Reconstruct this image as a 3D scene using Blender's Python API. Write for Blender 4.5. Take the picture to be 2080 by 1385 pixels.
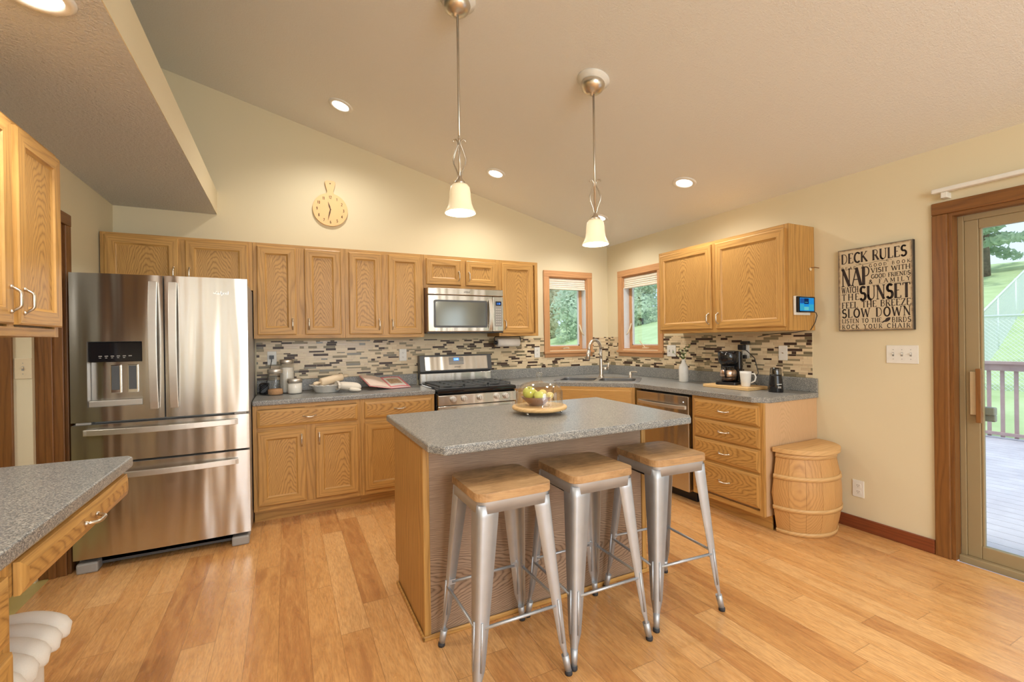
import bpy, bmesh, math, random
from math import sin, cos, pi, radians, sqrt, atan2
from mathutils import Vector, Matrix
from mathutils.geometry import tessellate_polygon
random.seed(7)
for o in list(bpy.data.objects): bpy.data.objects.remove(o)
scene = bpy.context.scene
COL = scene.collection

# ---------------------------------------------------------------- camera
def make_camera():
    cd = bpy.data.cameras.new('camera'); co = bpy.data.objects.new('camera', cd); COL.objects.link(co)
    yaw, pit, rol = radians(26.46), radians(-.13), -.0144
    fw = Vector((sin(yaw)*cos(pit), cos(yaw)*cos(pit), sin(pit)))
    rt = Vector((cos(yaw), -sin(yaw), 0)); up = rt.cross(fw)
    r2 = rt*cos(rol)+up*sin(rol); u2 = -rt*sin(rol)+up*cos(rol)
    m = Matrix((r2, u2, -fw)).transposed().to_4x4()
    m.translation = Vector((-3.5074, -4.4213, 1.3326))
    co.matrix_world = m
    cd.sensor_fit = 'HORIZONTAL'; cd.sensor_width = 36; cd.lens = 921.84/2080*36
    cd.clip_start = .05; cd.clip_end = 300
    scene.camera = co
make_camera()

# ---------------------------------------------------------------- world, sun, exposure
scene.view_settings.view_transform = 'Standard'
scene.view_settings.look = 'None'
scene.view_settings.gamma = 1
scene.view_settings.use_curve_mapping = False
scene.view_settings.exposure = 0.0
W = bpy.data.worlds.new('sky'); scene.world = W; W.use_nodes = True
wn = W.node_tree.nodes; wl = W.node_tree.links; wn.clear()
wo = wn.new('ShaderNodeOutputWorld'); wb = wn.new('ShaderNodeBackground')
wtc = wn.new('ShaderNodeTexCoord'); wnz = wn.new('ShaderNodeTexNoise'); wnz.inputs['Scale'].default_value = 3
wr = wn.new('ShaderNodeValToRGB')
wr.color_ramp.elements[0].position = .35; wr.color_ramp.elements[0].color = (.50, .68, .95, 1)
wr.color_ramp.elements[1].position = .62; wr.color_ramp.elements[1].color = (.92, .95, 1, 1)
wl.new(wtc.outputs['Generated'], wnz.inputs['Vector']); wl.new(wnz.outputs['Fac'], wr.inputs['Fac'])
wl.new(wr.outputs['Color'], wb.inputs['Color']); wl.new(wb.outputs['Background'], wo.inputs['Surface'])
wb.inputs['Strength'].default_value = 1.4

def lamp(kind, name, loc, energy, color, size=.1, sizey=None, target=None, spot=None, parent=None):
    ld = bpy.data.lights.new(name, kind); ld.energy = energy; ld.color = color
    if kind == 'AREA':
        ld.shape = 'RECTANGLE' if sizey else 'DISK'; ld.size = size
        if sizey: ld.size_y = sizey
    elif kind == 'SUN': ld.angle = size
    else: ld.shadow_soft_size = size
    if spot: ld.spot_size = radians(spot[0]); ld.spot_blend = spot[1]
    o = bpy.data.objects.new(name, ld); COL.objects.link(o); o.location = loc
    if target is not None:
        o.rotation_euler = (Vector(target)-Vector(loc)).to_track_quat('-Z', 'Y').to_euler()
    if parent: o.parent = parent
    return o
lamp('SUN', 'sun_light', (0, 0, 10), 2.4, (1, .95, .86), radians(6), target=(3, 5, 0))
DAY = (.86, .94, 1); WARM = (1, .95, .87)
# unseen area fills added at the rear openings behind the camera
lamp('AREA', 'window_daylight', (-2.3, -7.93, 1.45), 52, DAY, 2.4, 1.9, target=(-2.3, 0, 1.5))
lamp('AREA', 'window_daylight', (-4.72, -7.93, 1.45), 8, DAY, .6, 1.9, target=(-4.72, 0, 1.5))
lamp('AREA', 'window_daylight', (.12, -6.6, 1.3), 25, DAY, 1.6, 1.8, target=(-3, -6.0, 1.3))
# unseen point lights added behind the camera to brighten room and ceiling
lamp('POINT', 'chandelier_glow', (-2.5, -6.1, 2.15), 80, (.84, .92, 1), .5)
lamp('POINT', 'chandelier_glow', (-3.1, -6.7, 1.75), 62, (.84, .92, 1), .5)
CAN_W = 11

# ---------------------------------------------------------------- mesh helpers
class MB:
    def __init__(s): s.v = []; s.f = []; s.m = []; s.s = []
    def add(s, vs, fs, mat=0, smooth=False):
        b = len(s.v); s.v += [tuple(p) for p in vs]
        for f in fs: s.f.append([i+b for i in f]); s.m.append(mat); s.s.append(smooth)
        return s
    def box(s, x0, x1, y0, y1, z0, z1, mat=0):
        x0, x1 = min(x0, x1), max(x0, x1); y0, y1 = min(y0, y1), max(y0, y1); z0, z1 = min(z0, z1), max(z0, z1)
        return s.add([(x0,y0,z0),(x1,y0,z0),(x1,y1,z0),(x0,y1,z0),(x0,y0,z1),(x1,y0,z1),(x1,y1,z1),(x0,y1,z1)],
              [(0,3,2,1),(4,5,6,7),(0,1,5,4),(1,2,6,5),(2,3,7,6),(3,0,4,7)], mat)
    def lathe(s, prof, n=28, c=(0,0,0), mat=0, smooth=True, sx=1, sy=1, a0=0, a1=2*pi):
        full = abs(a1-a0-2*pi) < 1e-6; k = n if full else n+1
        vs = []; fs = []
        for r, z in prof:
            for i in range(k):
                a = a0+(a1-a0)*i/n; vs.append((c[0]+r*cos(a)*sx, c[1]+r*sin(a)*sy, c[2]+z))
        for j in range(len(prof)-1):
            for i in range(n):
                i2 = (i+1) % k
                fs.append((j*k+i, j*k+i2, (j+1)*k+i2, (j+1)*k+i))
        return s.add(vs, fs, mat, smooth)
    def cyl(s, c, r, h, n=24, mat=0, r2=None, axis='z', smooth=True):
        r2 = r if r2 is None else r2
        vs = []
        for j, (rr, t) in enumerate(((r, 0), (r2, h))):
            for i in range(n):
                a = 2*pi*i/n; p = (rr*cos(a), rr*sin(a), t)
                if axis == 'x': p = (p[2], p[0], p[1])
                elif axis == 'y': p = (p[1], p[2], p[0])
                vs.append((c[0]+p[0], c[1]+p[1], c[2]+p[2]))
        s.add(vs, [(i, (i+1) % n, n+(i+1) % n, n+i) for i in range(n)], mat, smooth)
        b = len(s.v)-2*n
        s.f.append([b+i for i in reversed(range(n))]); s.m.append(mat); s.s.append(False)
        s.f.append([b+n+i for i in range(n)]); s.m.append(mat); s.s.append(False)
        return s
    def tube(s, pts, r, n=8, mat=0, closed=False, cap=True, sq=None):
        pts = [Vector(p) for p in pts]; N = len(pts)
        rs = r if isinstance(r, (list, tuple)) else [r]*N
        vs = []; prev = None
        for i, p in enumerate(pts):
            a = pts[i-1] if i > 0 else (pts[-1] if closed else p)
            b = pts[i+1] if i < N-1 else (pts[0] if closed else p)
            t = (b-a).normalized()
            if prev is None:
                u = Vector((0, 0, 1)) if abs(t.z) < .9 else Vector((1, 0, 0))
                u = (u-t*u.dot(t)).normalized()
            else: u = (prev-t*prev.dot(t)).normalized()
            prev = u; w = t.cross(u)
            for k in range(n):
                an = 2*pi*k/n+(pi/4 if n == 4 else 0)
                e1, e2 = (sq if sq else (1, 1))
                vs.append(p+u*cos(an)*rs[i]*e1+w*sin(an)*rs[i]*e2)
        fs = []
        for i in range(N if closed else N-1):
            j = (i+1) % N
            for k in range(n):
                fs.append((i*n+k, i*n+(k+1) % n, j*n+(k+1) % n, j*n+k))
        s.add(vs, fs, mat, n > 4)
        if cap and not closed:
            b = len(s.v)-N*n
            s.f.append([b+k for k in reversed(range(n))]); s.m.append(mat); s.s.append(False)
            s.f.append([b+(N-1)*n+k for k in range(n)]); s.m.append(mat); s.s.append(False)
        return s
    def prism(s, poly, a, b, axis='z', mat=0, holes=(), side=None, smooth=False):
        side = mat if side is None else side
        def P(p, t):
            return (p[0], p[1], t) if axis == 'z' else ((p[0], t, p[1]) if axis == 'y' else (t, p[0], p[1]))
        loops = [list(poly)]+[list(h) for h in holes]
        flat = [p for l in loops for p in l]
        tris = tessellate_polygon([[Vector((p[0], p[1], 0)) for p in l] for l in loops])
        n = len(flat)
        vs = [P(p, a) for p in flat]+[P(p, b) for p in flat]
        k0 = len(s.v); s.v += vs
        for t in tris:
            s.f.append([k0+i for i in reversed(t)]); s.m.append(mat); s.s.append(False)
            s.f.append([k0+n+i for i in t]); s.m.append(mat); s.s.append(False)
        base = 0
        for l in loops:
            k = len(l)
            for i in range(k):
                j = (i+1) % k; s.f.append([k0+base+i, k0+base+j, k0+n+base+j, k0+n+base+i]); s.m.append(side); s.s.append(smooth)
            base += k
        return s
    def ball(s, c, r, n=20, mat=0, sc=(1, 1, 1)):
        m = max(6, n//2)
        return s.lathe([(r*sin(pi*i/m)*1.0+1e-5, -r*cos(pi*i/m)*sc[2]) for i in range(m+1)], n, c, mat, True, sc[0], sc[1])
    def build(s, name, mats, parent=None, loc=(0,0,0), rot=None, bev=0, segs=2, fix=True, sub=0):
        me = bpy.data.meshes.new(name); me.from_pydata(s.v, [], s.f)
        me.polygons.foreach_set('material_index', s.m); me.polygons.foreach_set('use_smooth', s.s)
        for m in (mats if isinstance(mats, (list, tuple)) else [mats]): me.materials.append(m)
        bm = bmesh.new(); bm.from_mesh(me)
        if fix: bmesh.ops.recalc_face_normals(bm, faces=bm.faces)
        bm.to_mesh(me); bm.free(); me.update()
        o = bpy.data.objects.new(name, me); COL.objects.link(o)
        o.location = loc
        if rot is not None: o.rotation_euler = rot if isinstance(rot, (tuple, list)) else (0, 0, rot)
        if parent: o.parent = parent
        if bev:
            b = o.modifiers.new('bevel', 'BEVEL'); b.width = bev; b.segments = segs; b.limit_method = 'ANGLE'; b.angle_limit = radians(50)
        if sub:
            b = o.modifiers.new('sub', 'SUBSURF'); b.levels = sub; b.render_levels = sub
        return o
def rrect(x0, x1, y0, y1, r, n=5):
    out = []
    for cx, cy, a in ((x1-r, y1-r, 0), (x0+r, y1-r, pi/2), (x0+r, y0+r, pi), (x1-r, y0+r, 3*pi/2)):
        for i in range(n+1):
            t = a+pi/2*i/n; out.append((cx+r*cos(t), cy+r*sin(t)))
    return out
def arc(cx, cy, rx, ry, a0, a1, n=8):
    return [(cx+rx*cos(radians(a0+(a1-a0)*i/n)), cy+ry*sin(radians(a0+(a1-a0)*i/n))) for i in range(n+1)]
def tag(o, label=None, cat=None, group=None, kind=None):
    if label: o['label'] = label
    if cat: o['category'] = cat
    if group: o['group'] = group
    if kind: o['kind'] = kind
    return o
def thing(name, label, cat, loc=(0,0,0), rot=0, group=None):
    o = bpy.data.objects.new(name, None); COL.objects.link(o); o.empty_display_size = .05
    o.location = loc; o.rotation_euler = (0, 0, rot) if not isinstance(rot, (tuple, list)) else rot
    return tag(o, label, cat, group)
def copy_tree(o, parent=None):
    kids = list(o.children); c = o.copy(); COL.objects.link(c); c.parent = parent
    for k in kids: copy_tree(k, c)
    return c

# ---------------------------------------------------------------- material helpers
class NT:
    def __init__(s, name):
        s.mat = bpy.data.materials.new(name); s.mat.use_nodes = True
        s.nt = s.mat.node_tree; s.nt.nodes.clear()
        s.out = s.nt.nodes.new('ShaderNodeOutputMaterial')
    def n(s, t, **k):
        nd = s.nt.nodes.new(t)
        for a, b in k.items():
            if hasattr(nd, a) and a not in nd.inputs: setattr(nd, a, b)
            else: s.set(nd.inputs[a], b)
        return nd
    def set(s, inp, v):
        if isinstance(v, bpy.types.NodeSocket): s.nt.links.new(v, inp)
        else: inp.default_value = v
    def M(s, op, a, b=0, c=0):
        nd = s.nt.nodes.new('ShaderNodeMath'); nd.operation = op
        for i, v in enumerate((a, b, c)): s.set(nd.inputs[i], v)
        return nd.outputs[0]
    def xyz(s, vec):
        nd = s.nt.nodes.new('ShaderNodeSeparateXYZ'); s.set(nd.inputs[0], vec); return nd.outputs
    def comb(s, x, y, z):
        nd = s.nt.nodes.new('ShaderNodeCombineXYZ')
        for i, v in enumerate((x, y, z)): s.set(nd.inputs[i], v)
        return nd.outputs[0]
    def coord(s, which='Object'): return s.n('ShaderNodeTexCoord').outputs[which]
    def noise(s, vec, scale=5, detail=3, rough=.55, dist=0):
        nd = s.n('ShaderNodeTexNoise'); s.set(nd.inputs['Vector'], vec)
        nd.inputs['Scale'].default_value = scale; nd.inputs['Detail'].default_value = detail
        nd.inputs['Roughness'].default_value = rough; nd.inputs['Distortion'].default_value = dist
        return nd.outputs['Fac']
    def ramp(s, fac, stops, interp='LINEAR'):
        nd = s.n('ShaderNodeValToRGB'); s.set(nd.inputs[0], fac); cr = nd.color_ramp; cr.interpolation = interp
        while len(cr.elements) < len(stops): cr.elements.new(.5)
        for e, (p, c) in zip(cr.elements, stops): e.position = p; e.color = (*c, 1) if len(c) == 3 else c
        return nd.outputs[0]
    def mix(s, f, a, b, mode='MIX'):
        nd = s.n('ShaderNodeMix', data_type='RGBA', blend_type=mode)
        s.set(nd.inputs[0], f)
        for i, v in ((6, a), (7, b)):
            s.set(nd.inputs[i], (*v, 1) if isinstance(v, tuple) and len(v) == 3 else v)
        return nd.outputs[2]
    def bump(s, h, strength=.2, dist=.01):
        nd = s.n('ShaderNodeBump'); s.set(nd.inputs['Height'], h); nd.inputs['Strength'].default_value = strength
        nd.inputs['Distance'].default_value = dist; return nd.outputs[0]
    def bsdf(s, col, rough=.5, metal=0, normal=None, **k):
        b = s.n('ShaderNodeBsdfPrincipled')
        s.set(b.inputs['Base Color'], (*col, 1) if isinstance(col, tuple) and len(col) == 3 else col)
        s.set(b.inputs['Roughness'], rough); b.inputs['Metallic'].default_value = metal
        if normal is not None: s.set(b.inputs['Normal'], normal)
        for a, v in k.items(): s.set(b.inputs[a.replace('_', ' ')], v)
        s.nt.links.new(b.outputs[0], s.out.inputs[0]); return b
def srgb(r, g, b):
    f = lambda c: ((c/255+.055)/1.055)**2.4 if c/255 > .04045 else c/255/12.92
    return (f(r), f(g), f(b))
def plain(name, col, rough=.5, metal=0, nscale=30, var=.06, **k):
    m = NT(name); nz = m.noise(m.coord(), nscale, 2)
    c = m.mix(nz, tuple(x*(1-var) for x in col), tuple(min(1, x*(1+var)) for x in col))
    m.bsdf(c, rough, metal, **k); return m.mat
def wood(name, light, dark, along='z', cath=False, rough=.42, sc=1.0, amount=1.0, spacing=.042):
    m = NT(name); X, Y, Z = m.xyz(m.coord())
    rnd = m.n('ShaderNodeObjectInfo').outputs['Random']
    if along == 'z': L = Z; c1 = X; c2 = Y
    elif along == 'x': L = X; c1 = Z; c2 = Y
    else: L = Y; c1 = X; c2 = Z
    c = m.M('ADD', c1, m.M('MULTIPLY', c2, .83))
    off = m.M('MULTIPLY', rnd, 37.0)
    vec = m.comb(m.M('MULTIPLY', c, 1), m.M('ADD', m.M('MULTIPLY', L, .12), off), off)
    lown = m.noise(vec, 9*sc, 2)
    fine = m.noise(m.comb(m.M('MULTIPLY', c, 1), m.M('MULTIPLY', L, .035), off), 260*sc, 3, .6)
    if cath:
        cc = m.M('ADD', c, m.M('MULTIPLY', m.M('SUBTRACT', rnd, .5), .09))
        f = m.M('ADD', m.M('MULTIPLY', L, 1.0), m.M('MULTIPLY', m.M('POWER', m.M('ABSOLUTE', cc), 1.6), 9.0))
        wob = m.noise(m.comb(m.M('MULTIPLY', c, 1), m.M('MULTIPLY', L, .35), off), 8, 3, .55)
        f = m.M('ADD', f, m.M('MULTIPLY', wob, .30))
        band = m.M('FRACT', m.M('DIVIDE', m.M('ADD', f, off), spacing))
    else:
        band = m.M('FRACT', m.M('ADD', m.M('MULTIPLY', c, 38*sc), m.M('MULTIPLY', lown, 5)))
    b = m.M('SUBTRACT', 1, m.M('ABSOLUTE', m.M('SUBTRACT', m.M('MULTIPLY', band, 2), 1)))
    b = m.M('POWER', b, 2.5)
    g = m.M('ADD', m.M('MULTIPLY', b, .55*amount if cath else .38*amount), m.M('MULTIPLY', m.M('SUBTRACT', fine, .35), .8*amount))
    g = m.M('ADD', g, m.M('MULTIPLY', m.M('SUBTRACT', rnd, .5), .12))
    col = m.ramp(g, [(0, light), (.85, dark)])
    m.bsdf(col, rough, 0, m.bump(g, .08, .002)); return m.mat

OL = (.60, .335, .098); OD = (.25, .115, .027)
oak_v = wood('oak_vertical', OL, OD, 'z'); oak_h = wood('oak_horizontal', OL, OD, 'x'); oak_y = wood('oak_depth', OL, OD, 'y')
oak_p = wood('oak_panel', OL, OD, 'z', True); oak_ph = wood('oak_panel_horizontal', OL, OD, 'x', True, spacing=.05)
OAK = [oak_v, oak_h, oak_p, oak_ph]
trim_v = wood('trim_oak_vertical', (.25, .105, .026), (.12, .045, .012), 'z'); trim_h = wood('trim_oak_horizontal', (.25, .105, .026), (.12, .045, .012), 'x')
trim_y = wood('trim_oak_depth', (.25, .105, .026), (.12, .045, .012), 'y')
base_wood = wood('baseboard_cherry', (.25, .065, .022), (.12, .03, .012), 'y', rough=.3)
win_v = wood('window_oak_vertical', (.62, .33, .15), (.40, .19, .075), 'z'); win_h = wood('window_oak_horizontal', (.62, .33, .15), (.40, .19, .075), 'x')
isl_lam = wood('island_laminate', (.46, .32, .22), (.16, .10, .065), 'x', True, rough=.35, spacing=.045, amount=1.15)
end_lam = wood('end_laminate', (.66, .43, .24), (.45, .27, .13), 'z', True, rough=.4, amount=.6)
stool_wood = wood('stool_elm', (.46, .29, .14), (.20, .12, .05), 'x', True, rough=.4, spacing=.06)
def mk_stool():
    m = NT('stool_board'); X, Y, Z = m.xyz(m.coord()); row = m.M('FLOOR', m.M('DIVIDE', m.M('ADD', Y, .52), .125))
    rnd = m.n('ShaderNodeObjectInfo').outputs['Random']
    wn_ = m.n('ShaderNodeTexWhiteNoise', noise_dimensions='2D'); m.set(wn_.inputs['Vector'], m.comb(row, rnd, 0)); r = wn_.outputs['Value']
    v = m.comb(m.M('ADD', m.M('MULTIPLY', X, .22), m.M('MULTIPLY', r, 9)), Y, Z)
    g = m.noise(v, 40, 4, .65, 1.5); st = m.noise(m.coord(), 9, 3, .6)
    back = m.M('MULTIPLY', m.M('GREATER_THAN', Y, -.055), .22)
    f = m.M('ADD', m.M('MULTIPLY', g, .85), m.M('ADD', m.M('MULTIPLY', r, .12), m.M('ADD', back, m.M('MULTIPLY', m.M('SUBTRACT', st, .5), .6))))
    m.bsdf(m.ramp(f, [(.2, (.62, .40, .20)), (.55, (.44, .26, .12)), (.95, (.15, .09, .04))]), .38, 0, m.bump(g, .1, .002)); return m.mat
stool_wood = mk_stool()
pine = wood('cedar_stave', (.62, .34, .12), (.38, .18, .055), 'z', True, rough=.5, spacing=.06, amount=.8)
pine_band = wood('cedar_band', (.70, .43, .18), (.50, .28, .10), 'x', rough=.5)
bamboo = wood('bamboo', (.78, .52, .24), (.60, .36, .14), 'x', rough=.45)
clock_wood = plain('clock_beech', (.82, .52, .24), .5, nscale=8)

def mk_wall(name, col):
    m = NT(name); nz = m.noise(m.coord(), 220, 2)
    m.bsdf(col, .75, 0, m.bump(nz, .08, .002)); return m.mat
wall_m = mk_wall('wall_paint', srgb(222, 210, 178))
jamb_white = plain('white_vinyl', (.72, .72, .74), .4)
def mk_ceiling():
    m = NT('ceiling_texture'); v = m.coord(); nz = m.noise(v, 75, 4, .7); n2 = m.noise(v, 240, 2)
    h = m.M('ADD', nz, m.M('MULTIPLY', n2, .5))
    m.bsdf((.80, .80, .77), .6, 0, m.bump(h, .35, .012)); return m.mat
ceil_m = mk_ceiling()
ceil_knock = None
def mk_ceiling2():
    m = NT('ceiling_knockdown'); v = m.coord(); nz = m.noise(v, 60, 4, .7)
    m.bsdf((.84, .83, .80), .38, 0, m.bump(nz, 1.0, .03)); return m.mat
ceil_knock = mk_ceiling2()
def mk_counter():
    m = NT('speckled_laminate'); v = m.coord()
    vo = m.n('ShaderNodeTexVoronoi', feature='F1'); m.set(vo.inputs['Vector'], v); vo.inputs['Scale'].default_value = 330
    cx = m.xyz(vo.outputs['Color'])[0]; nz = m.noise(v, 420, 2, .7)
    g = m.M('ADD', m.M('MULTIPLY', cx, .65), m.M('MULTIPLY', nz, .45))
    col = m.ramp(g, [(.12, (.055, .062, .07)), (.32, (.15, .16, .165)), (.55, (.235, .235, .225)), (.8, (.42, .41, .37)), (.95, (.55, .54, .50))])
    m.bsdf(col, .3, 0, None, Specular_IOR_Level=.5); return m.mat
counter_m = mk_counter()
def mk_steel(name, col=(.60, .57, .52), rough=.24, axis='x', an=.65):
    m = NT(name); X, Y, Z = m.xyz(m.coord())
    nz = m.noise(m.comb(X, Y, m.M('MULTIPLY', Z, 160)), 3, 2, .6)
    r = m.M('ADD', rough-.02, m.M('MULTIPLY', nz, .05))
    wav = m.noise(m.comb(m.M('MULTIPLY', X, 5.5), 0, m.M('MULTIPLY', Z, .55)), 1.6, 1, .4)
    tg = m.n('ShaderNodeTangent', direction_type='RADIAL', axis='Z')
    b = m.bsdf(col, r, 1, m.bump(wav, .55, .02)); b.inputs['Anisotropic'].default_value = an; b.inputs['Anisotropic Rotation'].default_value = .25
    m.nt.links.new(tg.outputs[0], b.inputs['Tangent']); return m.mat
steel = mk_steel('brushed_steel'); steel_hand = plain('handle_steel', (.70, .67, .61), .36, .9, var=.03)
nickel = plain('satin_nickel', (.66, .61, .53), .3, 1); chrome = plain('polished_nickel', (.78, .76, .72), .12, 1)
gunmetal = plain('galvanised_sheet', (.50, .53, .57), .45, .7, nscale=14, var=.12)
sink_m = plain('sink_steel', (.55, .56, .58), .28, 1); basin_m = plain('basin_steel', (.13, .135, .14), .5, .7)  # basin colour darkened to carry the shade inside the bowls
black = plain('black_plastic', (.012, .012, .015), .3); black_gl = plain('black_gloss', (.01, .01, .012), .08)
rubber = plain('rubber', (.03, .03, .035), .7); iron = plain('grate_iron', (.10, .105, .105), .5, .3)
white_pl = plain('white_plastic', (.80, .79, .74), .35); white_ce = plain('white_ceramic', (.80, .78, .73), .2)
almond = plain('almond_plastic', (.74, .62, .42), .4)
darkgrey = plain('dark_grey_plastic', (.09, .095, .10), .4); midgrey = plain('grey_plastic', (.33, .32, .30), .45)
tan_vinyl = plain('tan_vinyl', srgb(156, 138, 104), .45, nscale=5)
cloth_m = plain('cream_cloth', (.78, .72, .62), .85); uphol = plain('cream_upholstery', (.74, .70, .63), .85, nscale=300)
shade_m = plain('shade_fabric', (.78, .72, .62), .8)
paper_m = plain('paper', (.85, .82, .76), .7); cover_m = plain('cookbook_cover', (.78, .22, .24), .5); photo_m = plain('cookbook_photo', (.55, .38, .24), .5, nscale=60, var=.6)
def emis(name, col, st):
    m = NT(name); e = m.n('ShaderNodeEmission'); e.inputs[0].default_value = (*col, 1); e.inputs[1].default_value = st
    m.nt.links.new(e.outputs[0], m.out.inputs[0]); return m.mat
bulb_m = emis('bulb_glow', (1, .93, .80), 14); lens_m = emis('lens_glow', (1, .92, .80), 12)
led_blue = emis('blue_display', (.10, .30, .9), 1.6); led_text = emis('display_digits', (.6, .85, 1), 2.0)
def mk_shadeglass():
    m = NT('alabaster_glass'); b = m.bsdf((.92, .82, .60), .35)
    b.inputs['Emission Color'].default_value = (1, .80, .48, 1); b.inputs['Emission Strength'].default_value = .32
    return m.mat
bell_m = mk_shadeglass()
def mk_glass(name, tint=(1, 1, 1), spec=.12, base=.04):
    m = NT(name); t = m.n('ShaderNodeBsdfTransparent'); t.inputs[0].default_value = (*tint, 1)
    g = m.n('ShaderNodeBsdfGlossy'); g.inputs['Roughness'].default_value = .02
    lw = m.n('ShaderNodeLayerWeight'); lw.inputs[0].default_value = .25
    f = m.M('ADD', base, m.M('MULTIPLY', lw.outputs['Facing'], spec)); mx = m.n('ShaderNodeMixShader')
    m.nt.links.new(f, mx.inputs[0]); m.nt.links.new(t.outputs[0], mx.inputs[1]); m.nt.links.new(g.outputs[0], mx.inputs[2])
    m.nt.links.new(mx.outputs[0], m.out.inputs[0]); return m.mat
glass_m = mk_glass('window_glass', (.92, .97, .95), .10, .03); dome_m = mk_glass('dome_glass', (.98, .985, .98), .38, .04)
def mk_floor():
    m = NT('plank_floor'); X, Y, Z = m.xyz(m.coord())
    w, L = .127, 1.22
    row = m.M('FLOOR', m.M('DIVIDE', X, w))
    wn1 = m.n('ShaderNodeTexWhiteNoise', noise_dimensions='1D'); m.set(wn1.inputs['W'], row)
    yy = m.M('DIVIDE', m.M('ADD', Y, m.M('MULTIPLY', wn1.outputs['Value'], 7)), L)
    idx = m.M('FLOOR', yy)
    wn2 = m.n('ShaderNodeTexWhiteNoise', noise_dimensions='2D'); m.set(wn2.inputs['Vector'], m.comb(row, idx, 0))
    r, r2, r3 = m.xyz(wn2.outputs['Color'])
    fx = m.M('FRACT', m.M('DIVIDE', X, w)); fy = m.M('FRACT', yy)
    ex = m.M('MINIMUM', fx, m.M('SUBTRACT', 1, fx)); ey = m.M('MINIMUM', fy, m.M('SUBTRACT', 1, fy))
    seam = m.M('MAXIMUM', m.M('LESS_THAN', ex, .009), m.M('LESS_THAN', ey, .0011))
    vec = m.comb(m.M('MULTIPLY', X, 1), m.M('MULTIPLY', m.M('ADD', Y, m.M('MULTIPLY', r, 9)), .13), m.M('MULTIPLY', r2, 20))
    g1 = m.noise(vec, 22, 4, .6, 1.2); g2 = m.noise(vec, 150, 3, .6)
    col = m.ramp(m.M('ADD', m.M('ADD', -.26, m.M('MULTIPLY', g1, 1.15)), m.M('MULTIPLY', m.M('SUBTRACT', r, .5), .60)),
                 [(0, (.80, .46, .19)), (.38, (.70, .36, .125)), (.7, (.52, .23, .075)), (1, (.38, .16, .06))])
    col = m.mix(m.M('MULTIPLY', m.M('SUBTRACT', g2, .38), 1.5), col, (.34, .16, .06))
    col = m.mix(m.M('MULTIPLY', seam, .55), col, (.20, .10, .04))
    m.bsdf(col, m.M('ADD', .18, m.M('MULTIPLY', g1, .16)), 0, m.bump(seam, .12, -.002)); return m.mat
floor_m = mk_floor()
vinyl_m = plain('yellow_vinyl', (.55, .44, .16), .4, nscale=6, var=.2)
def mk_noisecol(name, a, b, scale, rough=.9, detail=4):
    m = NT(name); nz = m.noise(m.coord(), scale, detail, .65); m.bsdf(m.ramp(nz, [(.3, a), (.7, b)]), rough); return m.mat
grass_m = mk_noisecol('lawn', (.40, .52, .26), (.54, .66, .38), 1.2)
deck_m = mk_noisecol('weathered_deck', (.50, .46, .56), (.66, .62, .72), 3)
rail_m = mk_noisecol('painted_rail', (.40, .27, .28), (.50, .36, .37), 6)
def mk_leaf(name, a, b, scale):
    m = NT(name); nz = m.noise(m.coord(), scale, 4, .65); c = m.ramp(nz, [(.3, a), (.7, b)])
    d = m.n('ShaderNodeBsdfDiffuse'); t = m.n('ShaderNodeBsdfTranslucent'); m.set(d.inputs[0], c); m.set(t.inputs[0], c)
    x = m.n('ShaderNodeMixShader'); x.inputs[0].default_value = .5
    m.nt.links.new(d.outputs[0], x.inputs[1]); m.nt.links.new(t.outputs[0], x.inputs[2]); m.nt.links.new(x.outputs[0], m.out.inputs[0]); return m.mat
leaf_a = mk_leaf('leaf_dark', (.34, .46, .36), (.50, .60, .46), 2); leaf_b = mk_leaf('leaf_pale', (.62, .72, .60), (.82, .88, .78), 1.5)  # leaf colours paled to carry the outdoor haze
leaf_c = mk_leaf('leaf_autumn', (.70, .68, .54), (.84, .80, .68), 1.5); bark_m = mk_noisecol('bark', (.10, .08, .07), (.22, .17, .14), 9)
galv_m = plain('galvanised_wire', (.72, .78, .80), .5, .2); ornam = mk_noisecol('dry_grass', (.45, .36, .24), (.62, .50, .38), 8)
siding_m = plain('siding', (.6, .58, .5), .7)

# ---------------------------------------------------------------- setting
S = lambda o: tag(o, kind='structure')
XL, YF, ZC, SL = -4.67, -8.0, 2.441, .246     # left wall, front wall, wall height, ceiling slope
RX = -4.37; RZ = ZC-RX*SL
def ceil_z(x): return ZC-x*SL
S(MB().box(-4.74, .0, YF, .0, -.08, 0).build('floor', floor_m))
S(MB().box(-7.2, -4.74, YF, .0, -.08, 0.001).build('floor', vinyl_m))
# deck side slab under the door sill
# back wall with window 1 hole
W1 = (-.835, -.31, 1.205, 2.045)
W2 = (-.84, -.275, 1.205, 2.045)       # in y (right wall) : y from -.84 to -.275
b = MB()
b.prism([(-7.2, 0), (0, 0), (0, ZC), (RX, RZ), (-7.2, RZ-.3)], 0, .16, 'y',
        holes=[[(W1[0], W1[2]), (W1[1], W1[2]), (W1[1], W1[3]), (W1[0], W1[3])]])
S(b.build('wall_back', wall_m))
b = MB()
DY0, DY1, DZ = -5.0, -3.175, 2.04
b.prism([(YF, 0), (YF, ZC), (.16, ZC), (.16, 0), (DY1, 0), (DY1, DZ), (DY0, DZ), (DY0, 0)], 0, .16, 'x',
        holes=[[(W2[0], W2[2]), (W2[1], W2[2]), (W2[1], W2[3]), (W2[0], W2[3])],
               [(-7.4, .5), (-5.8, .5), (-5.8, 2.1), (-7.4, 2.1)]])
S(b.build('wall_right', wall_m))
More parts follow.
